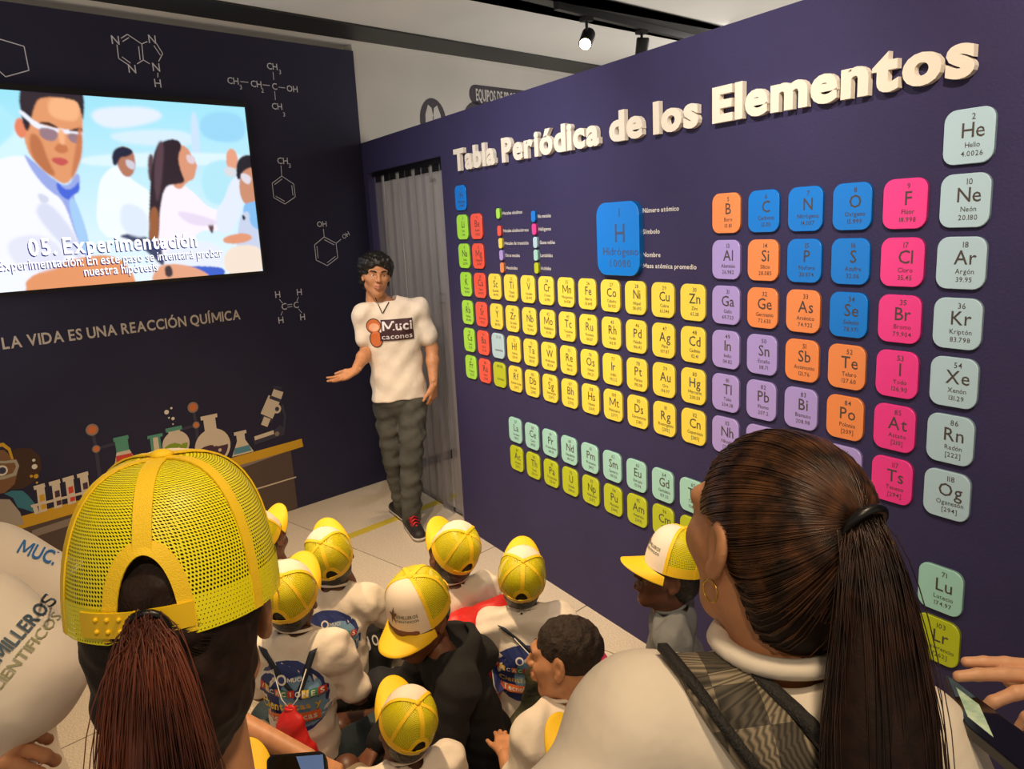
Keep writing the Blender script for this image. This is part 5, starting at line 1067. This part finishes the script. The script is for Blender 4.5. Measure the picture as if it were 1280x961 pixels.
put(solid('hair', [ell((0, -.018, .036), (.084, .103, .090), .01), ell((0, -.058, -.03), (.072, .055, .085), .03), seg((0, -.075, -.06), (0, -.07, -.10), .055, .035, .03), cut((0, .052, .05), (0, 1, -.2)), ell((.088, .012, -.05), (.036, .055, .080), .006, sub=True), ell((-.088, .012, -.05), (.036, .055, .080), .006, sub=True)], .004, M_DKH, W1, (.002, .03, 8)), H1)
place_cap(H1, W1, 1.045, True, -3, .022)
knot = (0, -.124, .040)
def tail(M, knot, dirs, length, n, spread, m, parent, rr, seed, back=.05, npt=18, clump=26, flatten=.6, name='ponytail', drift=(0, 0, 0)):
    rg = np.random.default_rng(seed); K0 = lpt(M, *knot); bk = _n(lpt(M, *knot)-lpt(M, 0, 0, 0)); bk[2] = 0; bk = _n(bk); sd = np.cross(bk, (0, 0, 1.)); t = np.linspace(0, 1, npt)[:, None]
    cl = np.clip(rg.normal(size=(clump, 2)), -1.7, 1.7); out = []
    for i in range(n):
        c = cl[rg.integers(clump)]+np.clip(rg.normal(size=2), -2, 2)*.32; r0 = rg.normal(size=3)*.006; L = length*rg.uniform(.78, 1.05); w1_ = spread*(np.clip(t*2.6, 0, 1)**.7)*(1-.30*t**2); ph = rg.uniform(0, 6.28)
        P = K0+r0+bk*(back*np.sin(np.clip(t*2.2, 0, PI/2)))+np.array((0, 0, 1.))*(.012*np.sin(np.clip(t*8, 0, PI))-L*t**1.15)+sd*w1_*c[0]+bk*w1_*c[1]*flatten+np.array(drift)*t
        P = P+sd*(.006*np.sin(t*7+ph+c[0]*3)*t+.007*np.sin(t*11+c[1]*2.5)*t)+bk*.005*np.sin(t*9+ph)*t; out.append(P)
    core = K0+bk*(back*np.sin(np.clip(t*2.2, 0, PI/2)))+np.array((0, 0, 1.))*(.012*np.sin(np.clip(t*8, 0, PI))-length*.95*t**1.15)+np.array(drift)*t
    o = strands(name, out, m, parent, 3, rr); return o, core
_, core1 = tail(H1, knot, None,   .50, 5200, .021, M_RDH, W1, .0006, 3, .042, drift=tuple(r1*-.01))
MB().tube([np.array(p) for p in core1], list(.012+.026*np.clip(np.linspace(0, 1, 18)*2.4, 0, 1)), 10).build('ponytail_core', M_RDH, W1, True)
MB().tube([lpt(H1, .016*math.cos(a), -.120-.004*math.sin(a), .040+.016*math.sin(a)) for a in np.linspace(0, 2*PI, 16)], .004, 6, cap=False).build('hair_tie', M_BLK, W1, True)
rg = np.random.default_rng(5); out = []                      # loose hair hanging at her left side
for i in range(260):
    a = lpt(H1, -.070+rg.normal()*.006, -.03+rg.normal()*.022, -.05+rg.normal()*.012); t = np.linspace(0, 1, 10)[:, None]
    out.append(a+np.array((0, 0, -1.))*t*rg.uniform(.10, .26)-r1*(-.0)*t+f1_*(-.03)*t*rg.uniform(.2, 1.6)-r1*t*(t-.6)*.02*rg.normal())
pass
out = []
for i in range(700):                                          # combed hair seen through the cap opening and under the rim
    th_ = rg.uniform(-1.15, 1.15)+PI; z = rg.uniform(-.085, .10); a = np.array((.083*math.sin(th_)*math.sqrt(max(.05, 1-(z/.12)**2)), .100*math.cos(th_)*math.sqrt(max(.05, 1-(z/.12)**2))-.018, z+.02))
    t = np.linspace(0, 1, 9)[:, None]; kk = np.array((0, -.110, .040)); P = a*(1-t)+kk*t; cc = np.array((0, -.018, .03)); v = P-cc; P = cc+v/np.linalg.norm(v/np.array((.0848, .1025, .0915)), axis=1)[:, None]*(1+.03*t)
    out.append(np.array([lpt(H1, *q) for q in P]))
strands('combed_hair', out, M_DKH, W1, 3, .0011)
# ---------------------------------------------------------------- foreground woman with the brown ponytail
H2 = head_place(962, 672, .93, -42, 2, 4, 1.06)
c2 = lpt(H2, 0, 0, 0)
nb2 = at(985, 838, .93); sh2 = {1: at(800, 900, .92), -1: at(1128, 938, .84)}
el2 = {1: at(690, 1080, .86), -1: at(1195, 1130, .80)}; wr2 = {1: at(700, 1150, 1.05), -1: at(1280, 1160, .95)}
W2, s2_, fr2 = adult('woman in the foreground with a glossy dark brown ponytail, white shirt and patterned backpack', H2, nb2, sh2, el2, wr2, (sh2[1]+sh2[-1])/2+np.array((0, 0, -.52)), 'tan', M_SHW, .0055, neckr=.050)
eyes(H2, W2, 1)
M_BRH = bpy.data.materials.new('glossy_brown_hair'); M_BRH.use_nodes = True; b = M_BRH.node_tree.nodes['Principled BSDF']; nt = M_BRH.node_tree
nz = nt.nodes.new('ShaderNodeTexNoise'); nz.inputs['Scale'].default_value = 45; cr_ = nt.nodes.new('ShaderNodeValToRGB'); cr_.color_ramp.elements[0].color = rgb(40, 24, 16); cr_.color_ramp.elements[1].color = rgb(104, 66, 40); cr_.color_ramp.elements[0].position = .35; cr_.color_ramp.elements[1].position = .7
tc_ = nt.nodes.new('ShaderNodeTexCoord'); nt.links.new(tc_.outputs['Object'], nz.inputs[0]); nt.links.new(nz.outputs[0], cr_.inputs[0]); nt.links.new(cr_.outputs[0], b.inputs['Base Color']); b.inputs['Roughness'].default_value = .34
hs2 = put(solid('hair', [ell((0, -.018, .036), (.080, .100, .088), .01), ell((0, -.056, -.03), (.068, .052, .078), .03), cut((0, .050, .05), (0, 1, -.15)), cut((0, 0, -.085), (0, .4, -1)), ell((.08, .024, -.03), (.036, .034, .060), .006, sub=True), ell((-.08, .024, -.03), (.036, .034, .060), .006, sub=True)], .0035, M_DKH, W2), H2)
knot2 = np.array((.0, -.118, .062))
hb = BVHTree.FromPolygons([H2.inverted()@v.co for v in hs2.data.vertices], [tuple(p.vertices) for p in hs2.data.polygons]); out = []
cc = Vector((0, -.02, .02)); kd = (Vector(knot2)-cc).normalized()
for i in range(4200):
    th_ = rg.uniform(-PI, PI); z = rg.uniform(-.62, .98); q = math.sqrt(1-z*z); d0 = Vector((math.sin(th_)*q, math.cos(th_)*q, z))
    h0 = hb.ray_cast(cc+d0*.3, -d0, .3)
    if h0[0] is None: continue
    p0 = h0[0]
    if p0.y > .045 or (abs(p0.x) > .045 and p0.y > -.012 and p0.z < .018) or p0.z < -.082: continue
    P = []
    for k in range(15):
        t = k/14; d = d0.slerp(kd, t) if d0.angle(kd) < 3.0 else kd; h0 = hb.ray_cast(cc+d*.3, -d, .3)
        if h0[0] is None: break
        P.append(h0[0]+d*(.0012+.006*t*t+.001*math.sin(i)))
    if len(P) == 15: P.append(Vector(knot2)+Vector(rg.normal(size=3)*.004)); out.append([np.array(H2@p) for p in P])
strands('combed_hair', out, M_BRH, W2, 3, (.0008, np.ones(16)))
r2 = np.cross(_n(c2-CAM), (0, 0, 1.)); r2 = _n(r2)
M_BRT = mat('dark_brown_tail', rgb(46, 29, 22), .36, noise=.4, nscale=30, col2=rgb(66, 40, 28))
_, core2 = tail(H2, tuple(knot2), None, .60, 5200, .0215, M_BRT, W2, .0007, 8, .060, npt=20, flatten=.8, drift=tuple(_n((CAM-c2)*np.array([1, 1, 0]))*.13-r2*.045))
MB().tube([np.array(p) for p in core2[1:]], list(.012+.040*np.clip(np.linspace(0, 1, 19)*3.0, 0, 1)), 12).build('ponytail_core', M_DKH, W2, True)
MB().tube([lpt(H2, knot2[0]+.021*math.cos(a), knot2[1]-.004-.010*math.sin(a), knot2[2]+.019*math.sin(a)) for a in np.linspace(0, 2*PI, 18)], .0055, 8, cap=False).build('hair_tie', M_BLK, W2, True)
gp = lpt(H2, knot2[0]+.03, knot2[1]-.012, knot2[2]-.02); MB().ell(gp, (.005, .005, .005), 10, 8).build('hair_bead', mat('gold', rgb(220, 180, 90), .25, 1), W2, True)
for sx in (-1, 1): MB().tube([lpt(H2, sx*.080+.0*a, -.004+.012*math.cos(a), -.048+.012*math.sin(a)) for a in np.linspace(0, 2*PI, 22)], .0012, 6, cap=False).build('hoop_earring', MATS['gold'], W2, True)
up = _n(lpt(H2, 0, -.03, -.10)-nb2); xx = _n(sh2[-1]-sh2[1]); yy = _n(np.cross(up, xx))
MB().tube([nb2+up*(.040-.004*math.sin(a))+xx*.072*math.cos(a)+yy*.070*math.sin(a) for a in np.linspace(0, 2*PI, 40)], .014, 8, cap=False, flat=.8).build('collar', M_SHW, W2, True)
# backpack
M_PL = bpy.data.materials.new('dark_plaid'); M_PL.use_nodes = True; nt = M_PL.node_tree; b = nt.nodes['Principled BSDF']; b.inputs['Roughness'].default_value = .75
tc_ = nt.nodes.new('ShaderNodeTexCoord'); mp = nt.nodes.new('ShaderNodeMapping'); mp.inputs['Scale'].default_value = (22, 22, 22); mp.inputs['Rotation'].default_value = (.3, .6, .5); ck = nt.nodes.new('ShaderNodeTexChecker'); ck.inputs['Scale'].default_value = 1
ck.inputs['Color1'].default_value = rgb(84, 76, 64); ck.inputs['Color2'].default_value = rgb(150, 136, 114); wv = nt.nodes.new('ShaderNodeTexWave'); wv.inputs['Scale'].default_value = 5; mxx = nt.nodes.new('ShaderNodeMix'); mxx.data_type = 'RGBA'; mxx.blend_type = 'MULTIPLY'; mxx.inputs['Factor'].default_value = .75
nt.links.new(tc_.outputs['Object'], mp.inputs[0]); nt.links.new(mp.outputs[0], ck.inputs['Vector']); nt.links.new(mp.outputs[0], wv.inputs['Vector']); nt.links.new(ck.outputs['Color'], mxx.inputs['A']); nt.links.new(wv.outputs['Color'], mxx.inputs['B']); nt.links.new(mxx.outputs['Result'], b.inputs['Base Color'])
M_WEB = mat('black_webbing', rgb(30, 28, 26), .7, bump=.4, bscale=300)
bkd = _n((CAM-nb2)*np.array([1, 1, 0])); mid = (sh2[1]+sh2[-1])/2
bp = thing('backpack', 'dark plaid backpack hanging on the back of the woman with the brown ponytail', 'backpack', tuple(mid+bkd*.13+np.array((0, 0, -.45))))
xa = _n((sh2[-1]-sh2[1])*np.array([1, 1, 0])); R3 = np.stack([xa, np.cross((0, 0, 1.), xa), (0, 0, 1.)], 1)
bc = mid+bkd*.175+np.array((0, 0, -.27))-xa*.01
solid('pack_body', [rbox(bc, (.15, .075, .20), .05, .01, R3)], .006, M_PL, bp, (.003, .12, 4))
sb = BVHTree.FromPolygons([v.co for v in s2_.data.vertices], [tuple(p.vertices) for p in s2_.data.polygons])
def drape(pix, off=.004):
    P = []
    for u, v in pix:
        d = Vector(ray(u, v)).normalized(); h0 = sb.ray_cast(Vector(CAM), d, 3)
        if h0[0] is None: continue
        n_ = h0[1] if h0[1].dot(d) < 0 else -h0[1]; P.append((np.array(h0[0]+n_*off), np.array(n_)))
    return P
def strap_on(pix, wd, m_, name, parent, off=.005, th=.004):
    P = drape(pix, off); pts = [p for p, _ in P]; W = []; T = []
    for i in range(len(pts)): t = _n(pts[min(i+1, len(pts)-1)]-pts[max(i-1, 0)]); w_ = _n(np.cross(t, P[i][1])); W.append(w_*wd/2); T.append(P[i][1]*th)
    return MB().ribbon(pts, W, T).build(name, m_, parent, True) if len(pts) > 2 else None
L_ = lambda a, b, n=16: [(a[0]+(b[0]-a[0])*i/n, a[1]+(b[1]-a[1])*i/n) for i in range(n+1)]
strap_on(L_((862, 816), (1010, 990)), .075, M_PL, 'shoulder_strap', bp, .006, .006)
strap_on(L_((826, 820), (975, 990)), .012, M_WEB, 'strap_edge', bp, .012, .004)
strap_on(L_((905, 822), (1040, 930)), .016, M_WEB, 'strap_edge', bp, .012, .004)
# ---------------------------------------------------------------- people cut by the left edge
H3 = head_place(-150, 560, 1.35, 10, -10, 0)
nb3 = at(-110, 700, 1.32); sh3 = {1: at(-260, 760, 1.35), -1: at(-15, 715, 1.25)}; el3 = {1: at(-300, 900, 1.3), -1: at(110, 770, 1.28)}; wr3 = {1: at(-200, 1000, 1.3), -1: at(220, 800, 1.5)}
W3, s3_, _f = adult('person at the left edge in a white shirt with a small blue sleeve logo', H3, nb3, sh3, el3, wr3, at(-40, 1010, 1.35), 'brown', M_SHW)
H4 = head_place(-190, 600, .95, 30, -10, 0)
nb4 = at(-160, 760, .95); sh4 = {1: at(-330, 870, .97), -1: at(-45, 800, .96)}; el4 = {1: at(-300, 1100, .9), -1: at(58, 850, .96)}; wr4 = {1: at(-200, 1150, .9), -1: at(-62, 915, .95)}
hd4 = hand_prims(wr4[-1], at(10, 940, .93)-wr4[-1], UP*.6-FW*.8, 1, 1.0, curl=(.7, .75, .8, .8), spread=.1, thumb=(.5, .4))
W4, s4_, _f = adult('person at the left edge whose white sleeve is lettered SEMILLEROS', H4, nb4, sh4, el4, wr4, at(-160, 1200, .95), 'tan', M_SHW, hand={-1: hd4})
for s_, w_, P0, X, Y, wd, txt, h_, mt in ((s4_, W4, at(22, 792, .90), at(60, 742, .9)-at(-5, 812, .9), UP+RT*.8, .10, 'SEMILLEROS', .016, 'print_slate'), (s4_, W4, at(34, 812, .90), at(66, 760, .9)-at(5, 832, .9), UP+RT*.8, .10, 'CIENTIFICOS', .012, 'print_olive'), (s3_, W3, at(48, 690, 1.2), RT*1.0-UP*.35, UP+RT*.35, .055, 'MUCI', .02, 'print_blue')):
    N = _n(CAM-P0); X = _n(X-N*(X@N)); Y = Y-N*(Y@N); DEC.clear(); Y = _n(Y-X*(Y@X)); decal(s_, [gtext(txt, G_BOLD if h_ > .013 else G_REG, h_, 0, -h_/2, 0, wd)], P0, X, Y, N, 'sleeve_print', [mat(mt, dict(print_slate=rgb(62, 84, 100), print_olive=rgb(150, 150, 110), print_blue=rgb(40, 110, 180))[mt], .6)], w_, .0030, .3)
# ---------------------------------------------------------------- hand and phones at the right and bottom edges
p5 = thing('person', 'person beyond the right edge, only a pointing hand in view', 'person', tuple(at(1420, 980, .9)*np.array((1, 1, 0))))
wr5 = at(1402, 862, .86); d5 = at(1215, 842, .86)-wr5
hg = sdf_geo(hand_prims(wr5, d5, UP*.9-FW*.35, 1, .95, curl=(.05, .08, .30, .42), spread=.05, thumb=(.35, .75)), .0020)
fg = sdf_geo([seg(wr5, at(1560, 900, .9), .026, .040, .02), seg(at(1560, 900, .9), at(1440, 1150, .95), .045, .05, .02)], .006)
V, Q = join_geo([hg, fg]); raw_mesh('body', V, Q, SKIN['light'], p5)
def slab(name, label, A, U_, V_, th, r, cat='phone'):
    A = np.array(A); lu, lv = np.linalg.norm(U_), np.linalg.norm(V_); ux, vx = _n(U_), _n(V_); nx_ = _n(np.cross(ux, vx)); nx_ = nx_ if nx_@(CAM-A) > 0 else -nx_
    t = thing(name, label, cat, tuple(A)); f = lambda x, y, d: tuple(A+ux*x+vx*y+nx_*d)
    V, F = prism(rrect(lu, lv, r, 5, lu/2, lv/2), -th, 0, f); mesh('case', V, F, M_BLK, t); return t, f, lu, lv
A = at(1180, 840, .92); ph, f, lu, lv = slab('phone', 'dark phone held low at the right edge under the pointing hand', A, at(1300, 930, .76)-A, at(1205, 905, .80)-A, .010, .012)
V, F = prism(rrect(lu-.01, lv-.01, .009, 5, lu/2, lv/2), .0002, .0006, f); mesh('glass', V, F, mat('phone_glass', rgb(12, 12, 16), .08), ph)
V, F = prism([(lu*.10, lv*.20), (lu*.36, lv*.20), (lu*.36, lv*.75), (lu*.10, lv*.75)], .0007, .0010, f); mesh('lit_preview', V, F, mat('phone_preview', rgb(120, 140, 110), .4, emit=.5, nscale=60, col2=rgb(190, 200, 170)), ph)
A = at(333, 944, 1.0); ph, f, lu, lv = slab('phone', 'phone with a blue lit corner at the bottom edge', A, at(407, 938, 1.0)-A, at(337, 1080, .9)-A, .009, .010)
V, F = prism(rrect(lu-.006, lv-.006, .008, 5, lu/2, lv/2), .0002, .0006, f); mesh('glass', V, F, MATS['phone_glass'], ph)
V, F = prism([(lu*.50, lv*.04), (lu*.95, lv*.04), (lu*.95, lv*.6), (lu*.78, lv*.6)], .0007, .0010, f); mesh('lit_panel', V, F, mat('phone_blue', rgb(70, 92, 130), .4, emit=.5), ph)
# seated adult at the bottom left: knee in grey trousers and a resting forearm
p6 = thing('person', 'person in grey trousers sitting low at the bottom left, one forearm in view', 'person', tuple(onZ(250, 1100, 0)))
kn = at(306, 938, 2.05); solid('trousers', [seg(kn, at(240, 1080, 1.80), .075, .09, .03), seg(kn, kn+np.array((-.12, .05, -.40)), .072, .055, .04)], .006, mat('grey_trousers', rgb(112, 102, 88), .85, bump=.4, bscale=30), p6, (.005, .09, 3))
ha = at(385, 948, 1.98); eb = at(262, 886, 2.05)
V, Q = join_geo([sdf_geo([seg(at(170, 860, 2.0), eb, .042, .038, .02), seg(eb, ha, .036, .024, .02)], .005), sdf_geo(hand_prims(ha, ha-eb, UP, 1, .95, curl=(.5, .5, .5, .5)), .003)]); raw_mesh('body', V, Q, SKIN['tan'], p6)
# pink and red cloth bag on the floor by the table wall
bq = onZ(735, 842, .26); bgp = thing('cloth_bag', 'small pink and red bag between the boy and the woman with the brown ponytail', 'bag', (bq[0], bq[1], 0))
solid('bag_body', [ell(bq, (.09, .08, .11), .03), seg(bq+(0, 0, -.1), (bq[0], bq[1], .06), .09, .08, .04)], .006, [mat('pink_satin', rgb(214, 50, 104), .4), M_BAGR], bgp, (.004, .08, 2), lambda C: (C[:, 2] < bq[2]+.045).astype(int))
